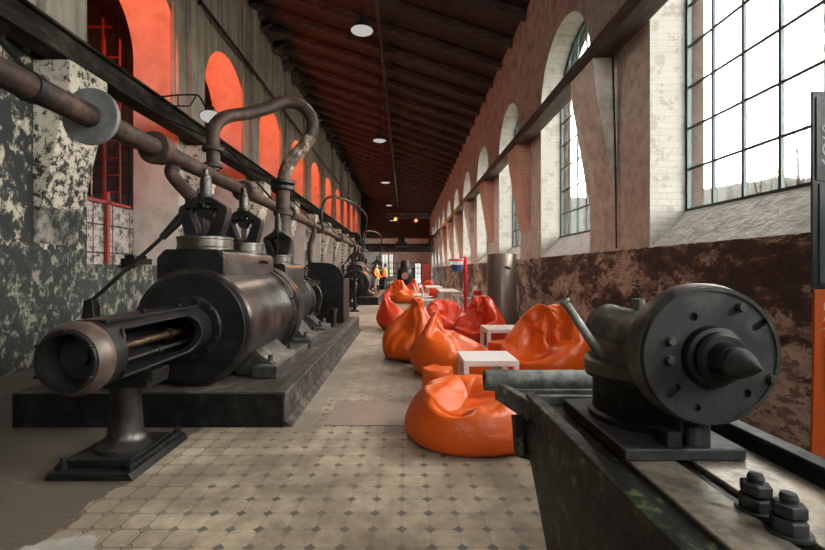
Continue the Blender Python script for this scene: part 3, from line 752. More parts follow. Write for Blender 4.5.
# ------------------------------------------------------------------ pipework on the left
sp = empty('steam_pipe', (-2.6, 6, 2.67), 'long rusty steam pipe slanting past the peeling pier with grey flange disc', 'pipe')
mb = MB(); mb.tube([(-2.6, .4, 2.67), (-2.6, 30, 2.67)], .095, 24); mb.build('pipe', m_rust, sp)
mb = MB(); mb.ring((-2.6, 0, 2.67), (0, 1, 0), .235, .09, 3.56, 3.60, 48, ch=.006); mb.build('flange_disc', m_galv, sp)
for yy, rr, w in ((4.46, .17, .05), (4.53, .15, .1), (6.9, .17, .12), (9.6, .17, .12), (13, .17, .12), (17, .17, .12), (21, .17, .1)):
    mb = MB(); mb.ring((-2.6, 0, 2.67), (0, 1, 0), rr, .09, yy, yy + w, 36, ch=.01); mb.build('collar', m_rust, sp)
# hangers that carry it from the crane beam
for yy in (3.0, 8.6, 12.0, 16.5, 22, 28):
    mb = MB(); mb.tube([(-2.6, yy, 2.75), (-3.6, yy, 3.9), (-4.80, yy, 4.43)], .02, 8)
    mb.ring((-2.6, 0, 2.67), (0, 1, 0), .11, .094, yy - .03, yy + .03, 24); mb.build('hanger', m_iron, sp)
def catmull(P, n=10):
    P = [Vector(p) for p in P]; Q = [P[0] * 2 - P[1]] + P + [P[-1] * 2 - P[-2]]; out = []
    for i in range(1, len(Q) - 2):
        for k in range(n):
            t = k / n; a, b, c, d = Q[i - 1], Q[i], Q[i + 1], Q[i + 2]
            out.append(.5 * ((2 * b) + (c - a) * t + (2 * a - 5 * b + 4 * c - d) * t * t + (3 * b - a - 3 * c + d) * t ** 3))
    out.append(P[-1]); return out
def at(px, py, Y): return Vector(((px - 405) * Y / 432, Y, 1.4 - (py - 270) * Y / 432))
sn = empty('swan_neck_pipe', (-2.6, 5.85, 2.67), 'curved rusty swan-neck pipe looping from the main pipe down to the engine', 'pipe')
pts = [(-2.6, 5.85, 2.75), (-2.6, 5.85, 3.1)] + [at(*p) for p in ((214, 128, 5.9), (226, 117, 6.1), (250, 113, 6.4), (268, 108, 6.6), (284, 102, 6.8), (300, 105, 6.9), (311, 117, 6.95), (312, 131, 6.95), (304, 146, 6.93), (293, 158, 6.9), (286, 170, 6.9), (283, 183, 6.9))]
cp = catmull(pts, 8); rr = [.085 + .02 * i / (len(cp) - 1) for i in range(len(cp))]
k = int(len(cp) * .72)
mb = MB(); mb.tube(cp[:k + 1], rr[:k + 1], 18); mb.build('bend', m_rust, sn)
mb = MB(); mb.tube(cp[k:] + [Vector((-1.95, 6.9, 2.78))], rr[k:] + [.1], 18); mb.build('lower_bend', m_mottled, sn)
for z in (2.80, 2.70): mb = MB(); mb.ring((-1.95, 6.9, z), (0, 0, 1), .19, .08, -.03, .03, 32, ch=.006); mb.build('flange', m_iron, sn)
mb = MB(); mb.lathe([(.11, 2.7), (.11, 2.35), (.15, 2.33), (.15, 2.28), (.125, 2.26), (.13, 1.9), (.17, 1.86), (.17, 1.5)], (-1.95, 6.9, 0), (0, 0, 1), 28); mb.build('riser', m_rust, sn)
for z, r_ in ((2.78, .13), (3.0, .14)): mb = MB(); mb.ring((-2.6, 5.85, z), (0, 0, 1), r_, .08, 0, .06, 24, ch=.01); mb.build('collar', m_rust, sn)
# stub pipe dropping from the main pipe to the first chest
for (yy, xx, zb, lb) in ((4.85, -2.30, 1.60, 'short rusty elbow pipe dropping behind the first valve'), (9.5, -2.55, .31, 'rusty standpipe with flanges behind the crank guard'), (12.3, -2.7, .0, 'rusty standpipe on the floor between first and second engine')):
    e = empty('standpipe', (xx, yy, zb), lb, 'pipe')
    mb = MB(); mb.tube(catmull([(-2.6, yy, 2.57), (-2.6, yy, 2.45), (xx, yy, 2.1), (xx, yy, 1.9), (xx, yy, zb)], 6), .075, 16); mb.build('pipe', m_rust, e)
    mb = MB(); mb.ring((xx, yy, zb), (0, 0, 1), .14, .06, 0, .05, 24, ch=.006); mb.build('flange', m_iron, e)
    mb = MB(); mb.ring((xx, yy, 1.75 if zb > 1 else 1.5), (0, 0, 1), .13, .06, 0, .05, 24, ch=.006); mb.build('flange', m_iron, e)
# curved thin pipes on the far left wall
for (a, lb) in (((13.5), 'thin dark curved pipe arching towards the second engine'), ((26.5), 'thin dark curved pipe arching towards the farthest engine')):
    e = empty('curved_pipe', (-2.6, a, 2.7), lb, 'pipe')
    cc = catmull([(-2.6, a, 2.74), (-2.6, a, 3.3), (-2.5, a + 1, 3.85), (-2.1, a + 4, 4.1), (-1.8, a + 6.2, 3.9), (-1.85, a + 6.8, 3.2), (-1.95, a + 6.8, 2.2), (-1.95, a + 6.8, 1.50)], 8)
    mb = MB(); mb.tube(cc, .045, 12); mb.build('pipe', m_iron, e)
    mb = MB(); mb.ring((-1.95, a + 6.8, 2.4), (0, 0, 1), .10, .04, 0, .06, 24); mb.build('flange', m_iron, e)

# wall lamp on the crane beam
wl = empty('beam_lamp', (-4.78, 8.3, 4.7), 'enamel lamp on a wire bracket reaching out from the left crane beam', 'lamp')
mb = MB()
P = [at(161, 97, 8.3), at(178, 95, 8.3), at(196, 95, 8.3), at(201, 99, 8.3), at(206, 108, 8.3)]
mb.tube(catmull(P, 5), .018, 8); mb.tube([at(166, 106, 8.3), at(190, 106, 8.3), at(196, 96, 8.3)], .014, 8); mb.tube([at(178, 95, 8.3), at(178, 106, 8.3)], .012, 8)
mb.tube([at(161, 97, 8.3), (-4.80, 8.3, at(161, 97, 8.3).z - .02)], .02, 8)
mb.build('bracket', m_iron, wl)
c = at(211, 117, 8.3); axs = Vector((.12, -.30, -.95))
mb = MB(); mb.lathe([(.04, -.24), (.06, -.22), (.07, -.14), (.12, -.09), (.20, -.01), (.215, .0), (.205, .006), (.11, -.06), (.03, -.10)], c, axs, 32); mb.build('shade', m_darkgrey, wl)
m_lens = emit('lamp_glass', (1, .97, .92), .02)
mb = MB(); mb.lathe([(0, .03), (.1, .025), (.17, .01), (.203, .0)], c, axs, 28); mb.build('lamp_glass', m_lens, wl)

# pendants
def make_pendant():
    root = empty('pendant_lamp', (0, 0, 0))
    mb = MB(); mb.lathe([(.03, .34), (.05, .33), (.06, .24), (.09, .20), (.205, .06), (.215, .04), (.205, .035), (.085, .17), (.03, .18)], (0, 0, 0), (0, 0, 1), 32); mb.build('shade', m_darkgrey, root)
    mb = MB(); mb.lathe([(0, -.01), (.09, 0), (.16, .02), (.203, .045)], (0, 0, 0), (0, 0, 1), 28); mb.build('lamp_glass', m_lens, root)
    return root
pp = make_pendant()
for i, (px, py, Y, lb) in enumerate(((362, 33, 7.85, 'nearest and largest enamel pendant lamp hanging from the dark roof'), (379.5, 142, 13.3, 'second pendant lamp along the roof, above the aisle'), (385.5, 183.5, 19, 'third pendant lamp along the roof'), (389, 206, 26, 'fourth pendant lamp, a small pale disc far down the roof'), (392, 221, 34, 'farthest pendant lamp before the end wall'))):
    o = pp if i == 0 else copy_tree(pp)
    o.location = at(px, py, Y); tag(o, lb, 'pendant lamp', 'pendant lamps in a line along the roof')
    top = roofz(o.location.x) - .47 - o.location.z
    mb = MB(); mb.tube([(o.location.x, o.location.y, o.location.z + .33), (o.location.x, o.location.y, o.location.z + top + .03)], .012, 6); mb.build('cord', m_iron, o)
    L = D.lights.new('pendant', 'SPOT'); L.energy = 6; L.color = (1, .80, .66); L.spot_size = R(165); L.spot_blend = .4; L.shadow_soft_size = .15  # fill light added to brighten the walls, not a lit bulb
    lo = D.objects.new('pendant_fill', L); C.objects.link(lo); lo.parent = o; lo.location = (0, 0, -.06)

# red floodlights in each left niche: the lamps that colour the arches
m_redglow = emit('red_lamp_face', (1, .06, .01), 1)
for k, (a, b) in enumerate(l_ops):
    e = empty('floodlight', (-5.85, a + .02, 5.9), 'small red floodlight on the near jamb of red arch number %d counted from the front' % (k + 1), 'floodlight', 'red floodlights in the arches')
    mb = MB(); mb.obox((-5.85, a + .20, 5.9), (1, 0, 0), (0, .9, .42), (0, -.42, .9), .14, .05, .11); mb.box(-5.87, -5.83, a + .004, a + .19, 5.86, 5.9); mb.build('housing', m_iron, e)
    mb = MB(); mb.obox(Vector((-5.85, a + .20, 5.9)) + Vector((0, .9, .42)) * .056, (1, 0, 0), (0, .9, .42), (0, -.42, .9), .12, .004, .09); mb.build('lamp_face', m_redglow, e)
    L = D.lights.new('flood', 'AREA'); L.shape = 'RECTANGLE'; L.size = .24; L.size_y = .18; L.energy = 3.6; L.color = (1, .105, .018)
    lo = D.objects.new('flood_light', L); C.objects.link(lo); lo.parent = e
    d = Vector((.04, .72, .69)).normalized(); lo.rotation_mode = 'QUATERNION'; lo.rotation_quaternion = d.to_track_quat('-Z', 'Y'); lo.location = Vector((0, .18, 0)) + d * .085

# things seen through the first red arch
m_ladder = solid('worn_red_ladder_paint', (.20, .022, .018), .6)
ld = empty('ladder', (-6.75, 9.7, 0), 'red ladder in the dark space behind the first red arch', 'ladder')
mb = MB(); p0 = at(105, 200, 9.75); p1 = at(120, 200, 9.75)
for p in (p0, p1): mb.tube([(p.x, 9.75, 0), (p.x, 9.75, 6.6)], .022, 8)
mb.build('rail', m_ladder, ld)
for i in range(16):
    mb = MB(); mb.tube([(p0.x, 9.75, .5 + i * .38), (p1.x, 9.75, .5 + i * .38)], .018, 8); mb.build('rung', m_ladder, ld)
mb = MB(); mb.tube(catmull([(-6.75, 9.3, 4.6), (-6.75, 9.3, 3.4), (-6.78, 9.3, 2.75), (-6.95, 9.3, 2.62), (-7.3, 9.3, 2.72), (-7.9, 9.3, 2.9)], 8), .02, 8)
tag(mb.build('hanging_cable', m_rod), 'looped yellowish cable hanging beside the red ladder', 'cable')
pc = empty('pipe_frame', (-6.9, 9.9, 0), 'dark red pipe frame high behind the first red arch', 'pipes')
mb = MB()
for x in (-7.4, -6.95): mb.tube([(x, 9.95, 0), (x, 9.95, 7.2)], .035, 8)
for z in (2.65, 4.9, 5.6, 6.3, 7.0): mb.tube([(-8.2, 9.95, z), (-6.75, 9.95, z)], .03, 8)
mb.tube(catmull([(-7.3, 9.9, 5.2), (-7.5, 9.9, 6.0), (-7.2, 9.9, 6.4), (-6.95, 9.9, 6.1)], 6), .03, 8)
mb.build('pipes', solid('rusty_dark_red_paint', (.11, .014, .012), .6), pc)
mb = MB(); mb.box(-6.34, -6.28, 9.12, 9.20, 1.5, 3.05); mb.box(-6.34, -6.28, 7.6, 9.9, 2.80, 2.86); mb.build('post', m_reddark, pc)
mb = MB()
for i in range(9): mb.tube([(-8.6 + i * .3, 10.15, 0), (-8.6 + i * .3, 10.15, 7.6)], .012, 5)
for i in range(22): mb.tube([(-8.8, 10.15, .5 + i * .34), (-6.4, 10.15, .5 + i * .34)], .01, 5)
mb.build('wire_lattice', m_iron, pc)
# red lamp standing in that space
L = D.lights.new('annex_red', 'AREA'); L.size = .3; L.energy = .5; L.color = (1, .06, .012)
e = empty('floodlight', (-7.6, 8.3, 2.6), 'red floodlight behind the tiled parapet of the first arch', 'floodlight', 'red floodlights in the arches')
mb = MB(); mb.box(-7.72, -7.48, 8.1, 8.2, 2.6, 2.8); mb.tube([(-7.6, 8.15, 0), (-7.6, 8.15, 2.6)], .02, 8); mb.build('housing', m_iron, e)
lo = D.objects.new('annex_light', L); C.objects.link(lo); lo.parent = e; d = Vector((.45, .8, .25)); lo.rotation_mode = 'QUATERNION'; lo.rotation_quaternion = d.to_track_quat('-Z', 'Y'); lo.location = (0.02, -.04, .1)
# small control box on the plinth-side wall
mb = MB(); mb.box(-5.27, -5.0, 8.0, 8.55, 1.50, 1.62); mb.box(-5.24, -5.06, 8.06, 8.12, 1.62, 1.68); mb.box(-5.24, -5.06, 8.42, 8.48, 1.62, 1.68)
tag(mb.build('control_box', m_iron, bevel=.01), 'low dark control box on the ledge under the first red arch', 'box')

# clutter of hand wheels behind the engines
def make_stand():
    root = empty('valve_stand', (0, 0, 0))
    mb = MB(); mb.lathe([(0, 0), (.16, 0), (.16, .04), (.06, .08), (.05, 1.2), (.07, 1.22), (.07, 1.3), (0, 1.3)], (0, 0, 0), (0, 0, 1), 20); mb.build('post', m_iron, root)
    mb = MB(); mb.tube([(.22 * math.cos(2 * PI * i / 24), -.06, 1.25 + .22 * math.sin(2 * PI * i / 24)) for i in range(24)], .018, 8, closed=True)
    for k in range(3): a = PI * k / 3; mb.bar((-.22 * math.cos(a), -.06, 1.25 - .22 * math.sin(a)), (.22 * math.cos(a), -.06, 1.25 + .22 * math.sin(a)), .025, .02)
    mb.cyl((0, -.08, 1.25), (0, .0, 1.25), .04); mb.build('hand_wheel', m_iron, root)
    return root
vs = make_stand()
for i, (x, y, z, lb) in enumerate(((-2.95, 8.3, .31, 'iron hand wheel stand beside the crosshead of the nearest engine'), (-2.6, 11.0, 0, 'iron hand wheel stand on the floor past the first plinth'), (-1.7, 14.6, 0, 'iron hand wheel stand before the second engine plinth'), (-3.0, 21, .31, 'iron hand wheel stand behind the second engine'))):
    o = vs if i == 0 else copy_tree(vs); o.location = (x, y, z); tag(o, lb, 'valve stand', 'hand wheel stands')

# ------------------------------------------------------------------ the lathe on the right
LX, LZ = .93, 1.14
def make_lathe():
    root = empty('machine_lathe', (.93, 1.2, 0), 'big old iron lathe with round face plate and pointed centre on a dark bed', 'lathe')
    mb = MB()
    mb.prism([(.585, .775), (.56, .64), (.68, 0), (1.14, 0), (1.24, .64), (1.215, .775)], XZ, .36, 2.03)
    bed = mb.build('bed', m_lgreen, root, bevel=.012)
    mb = MB(); mb.box(.575, .60, .36, 2.035, .60, .80); mb.box(.57, .625, .36, 2.04, .795, .818); mb.build('side_rail', m_lgreen, root, bevel=.006)
    mb = MB(); mb.box(.575, 1.235, 2.012, 2.045, .70, .812); mb.build('end_rail', m_lpale, root, bevel=.006)
    mb = MB(); mb.box(1.185, 1.225, .36, 2.035, .64, .84); mb.box(1.175, 1.24, .36, 2.035, .83, .845); mb.build('rear_rail', m_lathe, root, bevel=.006)
    mb = MB(); mb.box(.713, .868, .36, 1.95, .70, .79); mb.box(.918, 1.17, .36, 1.95, .70, .79); mb.build('table_slab', m_slab, root, bevel=.006)
    mb = MB(); mb.box(.66, .675, .36, 1.95, .72, .782); mb.box(.868, .918, .36, 1.95, .70, .735); mb.build('slot', m_hole, root)
    # outer tray frame and cross tube at the far end
    mb = MB(); mb.bar((.50, 2.36, .745), (.585, 2.0, .745), .022, .10); mb.bar((.50, 2.36, .79), (.585, 2.0, .79), .04, .014); mb.box(.50, 1.16, 2.20, 2.22, .765, .79); mb.box(.50, 1.2, 2.36, 2.385, .69, .76); mb.bar((1.16, 2.37, .745), (1.2, 2.0, .745), .022, .09)
    mb.build('tray_frame', m_lpale, root, bevel=.004)
    mb = MB(); mb.prism([(.53, .52), (.60, .50), (.60, .70), (.515, .70)], XZ, 2.03, 2.10); mb.build('bracket', m_lgreen, root, bevel=.004)
    mb = MB(); mb.box(.56, 1.16, 2.04, 2.36, .70, .715); mb.build('tray_floor', m_lpale, root)
    mb = MB(); mb.lathe([(.030, 0), (.050, 0), (.056, .006), (.056, .575), (.05, .585), (0, .585)], (.43, 2.35, .80), (1, 0, 0), 36); mb.lathe([(.030, 0), (.030, .02), (0, .02)], (.43, 2.35, .80), (1, 0, 0), 24); mb.build('cross_tube', m_lpale, root)
    mb = MB(); mb.tube([(.56, 2.13, .765), (1.15, 2.13, .765)], .014, 10); mb.box(.60, .64, 2.10, 2.15, .74, .79); mb.build('feed_rod', m_lpale, root)
    # headstock
    mb = MB(); mb.box(.70, 1.09, 1.375, 1.92, .79, .83); mb.build('foot_plate', m_lathe, root, bevel=.008)
    mb = MB(); mb.lathe([(0, .83), (.20, .83), (.20, .85), (.185, .86), (.185, .985), (.212, .99), (.214, 1.01), (.214, 1.045), (.205, 1.056), (0, 1.056)], (LX, 1.68, 0), (0, 0, 1), 56); hs = mb.build('pedestal', m_lgreen, root)
    mb = MB(); mb.ring((LX, 1.68, 0), (0, 0, 1), .217, .10, 1.0, 1.058, 56, ch=.008); mb.build('turntable', m_rim, root)
    mb = MB(); mb.prism([(LX - .10, 1.05), (LX + .10, 1.05), (LX + .09, 1.15), (LX - .09, 1.15)], XZ, 1.45, 1.95); mb.lathe([(0, 0), (.09, 0), (.105, .012), (.105, .02), (.10, .03), (.10, .50), (.112, .51), (.112, .58), (0, .58)], (LX, 1.99, LZ), (0, -1, 0), 40)
    hd = mb.build('spindle_housing', m_moss, root, bevel=.004)
    mb = MB(); mb.cyl((LX + .0, 1.72, LZ + .09), (LX, 1.72, LZ + .135), .016, seg=10); mb.cyl((LX, 1.72, LZ + .125), (LX, 1.72, LZ + .145), .024, seg=12); mb.build('oil_cap', m_lpale, hd)
    mb = MB(); mb.box(LX - .05, LX + .05, 1.38, 1.46, .83, .92); mb.box(LX - .09, LX - .03, 1.38, 1.44, .83, .88); mb.cyl((LX - .02, 1.365, .85), (LX - .02, 1.365, .91), .02, seg=10); mb.build('clamp', m_lathe, root, bevel=.006)
    # face plate
    Rf = .218
    mb = MB(); mb.lathe([(0, 1.405), (.12, 1.405), (.15, 1.40), (Rf - .012, 1.40), (Rf, 1.388), (Rf, 1.345), (Rf - .004, 1.33), (Rf - .008, 1.325), (0, 1.325)], (LX, 0, LZ), (0, 1, 0), 96); mb.build('drum', m_rim, root)
    holes = []
    def slot(cx, cz, L, w, an):
        ca, sa = math.cos(R(an)), math.sin(R(an)); P = circ(L / 2, 0, w, 8, -90, 90) + circ(-L / 2, 0, w, 8, 90, 270)
        return [(LX + cx + a * ca - b * sa, LZ + cz + a * sa + b * ca) for a, b in P]
    holes.append(slot(.145, .093, .030, .010, 33)); holes.append(slot(-.117, -.107, .03, .012, 40))
    for (cx, cz, r) in ((-.055, .118, .013), (.108, -.115, .013), (-.044, -.158, .012), ): holes.append(circ(LX + cx, LZ + cz, r, 14))
    mb = MB(); mb.plate(circ(LX, LZ, Rf - .009, 96), holes, XZ, 1.31, 1.326); fp = mb.build('face_plate', m_lathe, root, smooth=0)
    mb = MB(); mb.plate(circ(LX, LZ, Rf - .010, 64), [circ(LX, LZ, Rf - .022, 64)], XZ, 1.306, 1.312); mb.build('rim_ring', m_lathe, fp)
    for h in holes: mb = MB(); mb.prism([(a, b) for a, b in h], XZ, 1.3245, 1.3262); mb.build('hole', m_hole, fp)
    for (cx, cz) in ((-.127, .045), (-.131, -.012), (.084, .147), (.176, -.07)):
        mb = MB(); mb.lathe([(0, 0), (.014, 0), (.014, .012), (.011, .018), (0, .018)], (LX + cx, 1.31, LZ + cz), (0, -1, 0), 14); mb.build('bolt', m_saddle, fp)
    # spindle nose and centre
    mb = MB(); mb.lathe([(.093, 0), (.093, .018), (.088, .026), (.076, .03), (.076, .048), (.068, .056), (.053, .058), (.050, .088), (.046, .095), (0, .095)], (LX, 1.312, LZ), (0, -1, 0), 48); sn_ = mb.build('spindle_nose', m_iron, root)
    mb = MB(); mb.lathe([(.043, .09), (.043, .116), (.037, .124), (.035, .134), (.002, .188), (0, .189)], (LX, 1.312, LZ), (0, -1, 0), 32); mb.build('centre_point', m_lathe, sn_)
    # lever with knob
    a = at(605, 362, 1.68); b = at(564, 301, 1.76)
    mb = MB(); mb.tube([a - (b - a) * .04, a, a + (b - a) * .5, b], [.024, .020, .017, .016], 14); lv = mb.build('lever', m_lpale, root)
    mb = MB(); mb.tube([b - (b - a) * .06, b - (b - a) * .03, b, b + (b - a) * .02], [.017, .023, .022, .014], 14); mb.build('knob', m_lpale, lv)
    # pairs of clamping bolts in the slot
    for yy in (1.10, 1.005):
        mb = MB(); x = .893
        mb.cyl((x, yy, .74), (x, yy, .875), .017, seg=14); mb.lathe([(0, .865), (.017, .865), (.019, .872), (.015, .882), (0, .884)], (x, yy, 0), (0, 0, 1), 14)
        bt = mb.build('clamp_bolt', m_lathe, root)
        mb = MB(); mb.lathe([(.016, .788), (.045, .788), (.045, .795), (.016, .795)], (x, yy, 0), (0, 0, 1), 24); mb.build('washer', m_lathe, bt)
        mb = MB(); mb.lathe([(.016, .796), (.037, .796), (.038, .80), (.038, .822), (.035, .827), (.016, .827)], (x, yy, 0), (0, 0, 1), 6); mb.build('nut', m_lathe, bt, bevel=.003, smooth=20)
        mb = MB(); mb.lathe([(.016, 0), (.035, 0), (.036, .004), (.036, .024), (.032, .028), (.016, .028)], (x, yy, .832), (0.05, 0.04, 1), 6); mb.build('nut', m_lathe, bt, bevel=.003, smooth=20)
    return root
make_lathe()

# ------------------------------------------------------------------ banner at the right edge
def text_mesh(txt, size, mat, parent, x, y, z, name='lettering'):
    cu = D.curves.new('t', 'FONT'); cu.body = txt; cu.size = size; cu.extrude = .0008
    o = D.objects.new('t', cu); C.objects.link(o)
    dg = bpy.context.evaluated_depsgraph_get(); me = D.meshes.new_from_object(o.evaluated_get(dg)); D.objects.remove(o)
    me.transform(Matrix.Translation(Vector((x, y, z)) - parent.location) @ Matrix.Rotation(PI / 2, 4, 'X'))
    me.materials.clear(); me.materials.append(mat); n = D.objects.new(name, me); C.objects.link(n); n.parent = parent; return n
bn = empty('display_banner', (2.3, 2.02, 0), 'tall display stand with charcoal top and orange lower panel at the right edge', 'display stand')
mb = MB(); mb.box(1.885, 2.62, 2.0, 2.012, 1.29, 2.23); mb.build('top_frame', m_darkgrey, bn, bevel=.006)
mb = MB(); mb.box(1.915, 2.60, 1.994, 2.0, 1.34, 1.80); mb.build('picture_panel', m_greyblue, bn)
mb = MB(); mb.box(1.90, 2.60, 1.9935, 1.9999, 1.815, 2.20); mb.build('title_panel', m_darkgrey, bn)
for t_, z in (('S', 2.005), ('C', 1.925), ('Y', 1.845)): text_mesh(t_, .095, m_lettergrey, bn, 1.918, 1.9925, z)
sheet = MB(); P = []
for i in range(13):
    z = 1.31 * i / 12; k = (1 - z / 1.31); P.append((1.89 - .07 * k * k, 1.992 - .03 * k * k, z))
vsx = [(a, b, z) for a, b, z in P] + [(2.62, b, z) for a, b, z in P] + [(a, b + .012, z) for a, b, z in P] + [(2.62, b + .012, z) for a, b, z in P]
n = 13; fs = []
for i in range(n - 1):
    fs += [(i, n + i, n + i + 1, i + 1), (2 * n + i, 2 * n + i + 1, 3 * n + i + 1, 3 * n + i), (i, i + 1, 2 * n + i + 1, 2 * n + i), (n + i, 3 * n + i, 3 * n + i + 1, n + i + 1)]
fs += [(0, 2 * n, 3 * n, n), (n - 1, 2 * n - 1, 4 * n - 1, 3 * n - 1)]
sheet.add(vsx, fs); sheet.build('orange_panel', m_banner, bn, smooth=60)
text_mesh('IW', .05, m_letters, bn, 1.925, 1.9895, 1.215); text_mesh('A', .04, m_letters, bn, 1.925, 1.9885, 1.165)
mb = MB(); mb.box(1.925, 2.2, 1.985, 1.9875, 1.128, 1.131); mb.build('rule', m_letters, bn)
mb = MB()
for i in range(8): mb.box(1.928, 2.35 - (i % 3) * .05, 1.984 - .0009 * i, 1.9865 - .0009 * i, 1.085 - i * .033, 1.10 - i * .033)
mb.build('text_lines', solid('faded_print', (.62, .24, .14), .5), bn)
mb = MB(); mb.box(1.85, 2.66, 2.03, 2.28, 0, .05); mb.box(2.1, 2.14, 2.06, 2.10, .05, 1.9); mb.box(2.5, 2.54, 2.06, 2.10, .05, 1.9); mb.build('foot', m_darkgrey, bn, bevel=.005)

# ------------------------------------------------------------------ white tables, tank, pole, hoop, far furniture
def make_table():
    root = empty('side_table', (0, 0, 0))
    mb = MB(); mb.box(-.29, .29, -.28, .28, .39, .45); mb.build('tabletop', m_tablew, root, bevel=.004)
    for sx in (-1, 1):
        for sy in (-1, 1):
            mb = MB(); x = sx * .262; y = sy * .252; mb.box(x - .028, x + .028, y - .028, y + .028, 0, .39); mb.build('leg', m_tablew, root, bevel=.003)
    return root
tb = make_table()
for i, (x, y, rz, lb) in enumerate(((.905, 4.80, 0, 'white square side table between the front beanbags, largest of them'), (1.60, 7.2, 2, 'white square side table beside the big beanbag by the tank'), (.64, 10.85, 0, 'small white side table in front of the wide red beanbag row'), (.62, 17.2, 0, 'far white side table beside the distant orange beanbag'))):
    o = tb if i == 0 else copy_tree(tb); o.location = (x, y, 0); o.rotation_euler.z = R(rz); tag(o, lb, 'table', 'low white side tables')

tk = empty('steel_tank', (2.235, 10.0, 0), 'upright brown steel cylinder tank standing by the right wall', 'tank')
mb = MB(); mb.lathe([(0, 0), (.335, 0), (.335, 1.755), (.325, 1.77), (0, 1.77)], (2.235, 10, 0), (0, 0, 1), 56); tb_ = mb.build('shell', m_tank, tk)
mb = MB(); d = Vector((-.0, -1, 0)); P = [(2.30 + .075 * math.cos(2 * PI * i / 24), 10, 1.45 + .035 * math.sin(2 * PI * i / 24)) for i in range(24)]
P2 = [(x, 10 - math.sqrt(.336 ** 2 - (x - 2.235) ** 2), z - (x - 2.30) * .25) for x, _, z in P]
mb.add(P2 + [(x, y - .006, z) for x, y, z in P2], [tuple(range(24)), tuple(range(47, 23, -1))] + [(i, (i + 1) % 24, 24 + (i + 1) % 24, 24 + i) for i in range(24)]); mb.build('slot_hole', m_hole, tk)
mb = MB(); mb.tube([(1.93, 9.83, .15), (1.93, 9.83, 1.7)], .022, 10); mb.build('seam_strip', m_tank, tk)

hp = empty('basketball_hoop', (1.82, 13, 0), 'red pole with a red rim holding a white and blue net', 'basketball hoop')
mb = MB(); mb.lathe([(0, 0), (.3, 0), (.3, .05), (.1, .09), (.05, .1), (.05, 1.80), (0, 1.81)], (1.82, 13, 0), (0, 0, 1), 24); mb.build('pole', m_red, hp)
mb = MB(); mb.tube([(1.55 + .21 * math.cos(2 * PI * i / 28), 13 + .21 * math.sin(2 * PI * i / 28), 1.70) for i in range(28)], .03, 8, closed=True); mb.bar((1.74, 13, 1.70), (1.82, 13, 1.70), .05, .05); mb.build('rim', m_red, hp)
for (z0, z1, m) in ((1.69, 1.56, m_whitecloth), (1.56, 1.36, m_blue)):
    mb = MB(); rA = lambda z: .12 + (.20 - .12) * ((z - 1.30) / .39) ** 1.2
    for k in range(14):
        for s_ in (-1, 1):
            P = []
            for i in range(6):
                z = z0 + (z1 - z0) * i / 5; a = 2 * PI * k / 14 + s_ * (1.69 - z) * 1.7; P.append((1.55 + rA(z) * math.cos(a), 13 + rA(z) * math.sin(a), z))
            mb.tube(P, .013, 5)
    mb.build('net', m, hp)

# trestle tables and chairs farther back
def make_trestle(w, l):
    root = empty('trestle_table', (0, 0, 0))
    mb = MB(); mb.box(-w / 2, w / 2, -l / 2, l / 2, .70, .74); mb.build('tabletop', m_metalw, root, bevel=.004)
    for sx in (-1, 1):
        for sy in (-1, 1):
            mb = MB(); x = sx * (w / 2 - .06); y = sy * (l / 2 - .08); mb.bar((x, y, .70), (x, y + sy * .05, 0), .05, .05); mb.build('leg', m_metalw, root)
    return root
tt = make_trestle(.62, 2.0)
for i, (x, y, lb) in enumerate(((1.42, 14.4, 'long white table behind the red pole'), (1.15, 17.6, 'long white table farther back by the folding chairs'))):
    o = tt if i == 0 else copy_tree(tt); o.location = (x, y, 0); tag(o, lb, 'table', 'long white tables')
bw = empty('wall_bench', (2.3, 12, 0), 'grey bench table against the right wall behind the tank', 'table')
mb = MB(); mb.box(1.85, 2.75, 11.6, 12.2, .66, .70); mb.build('top', solid('grey_bench_top', (.40, .40, .38), .5), bw, bevel=.004)
for x in (1.9, 2.7):
    for y in (11.65, 12.15): mb = MB(); mb.box(x - .03, x + .03, y - .03, y + .03, 0, .66); mb.build('leg', m_darkgrey, bw)
bx = MB(); bx.box(1.88, 2.08, 11.75, 11.9, .70, .82); bx.box(1.87, 2.09, 11.74, 11.91, .82, .84); tag(bx.build('storage_box', m_red, bevel=.006), 'small red box on the grey bench', 'box')
def make_chair():
    root = empty('folding_chair', (0, 0, 0))
    mb = MB(); mb.box(-.2, .2, -.2, .2, .44, .465); mb.build('seat', m_metalw, root, bevel=.004)
    mb = MB(); mb.obox((0, .225, .76), (1, 0, 0), (0, 1, .0), (0, .15, 1), .2, .012, .09); mb.build('backrest', m_metalw, root)
    for sx in (-1, 1):
        mb = MB(); mb.tube([(sx * .2, -.24, 0), (sx * .2, .10, .45), (sx * .2, .24, .87)], .016, 8); mb.build('leg', m_metalw, root)
        mb = MB(); mb.tube([(sx * .18, .24, 0), (sx * .18, -.14, .45)], .016, 8); mb.build('leg', m_metalw, root)
    return root
chp = make_chair()
for i, (x, y, rz, lb) in enumerate(((.72, 13.6, 100, 'white folding chair at the near corner of the long white table'), (.78, 15.4, 80, 'white folding chair between the two long white tables'), (.55, 16.3, 95, 'white folding chair at the farther long table'), (2.15, 14.6, -85, 'white folding chair on the wall side of the long table'), (2.0, 16.2, -100, 'white folding chair on the wall side near the hoop'))):
    o = chp if i == 0 else copy_tree(chp); o.location = (x, y, 0); o.rotation_euler.z = R(rz); tag(o, lb, 'chair', 'white folding chairs by the long tables')

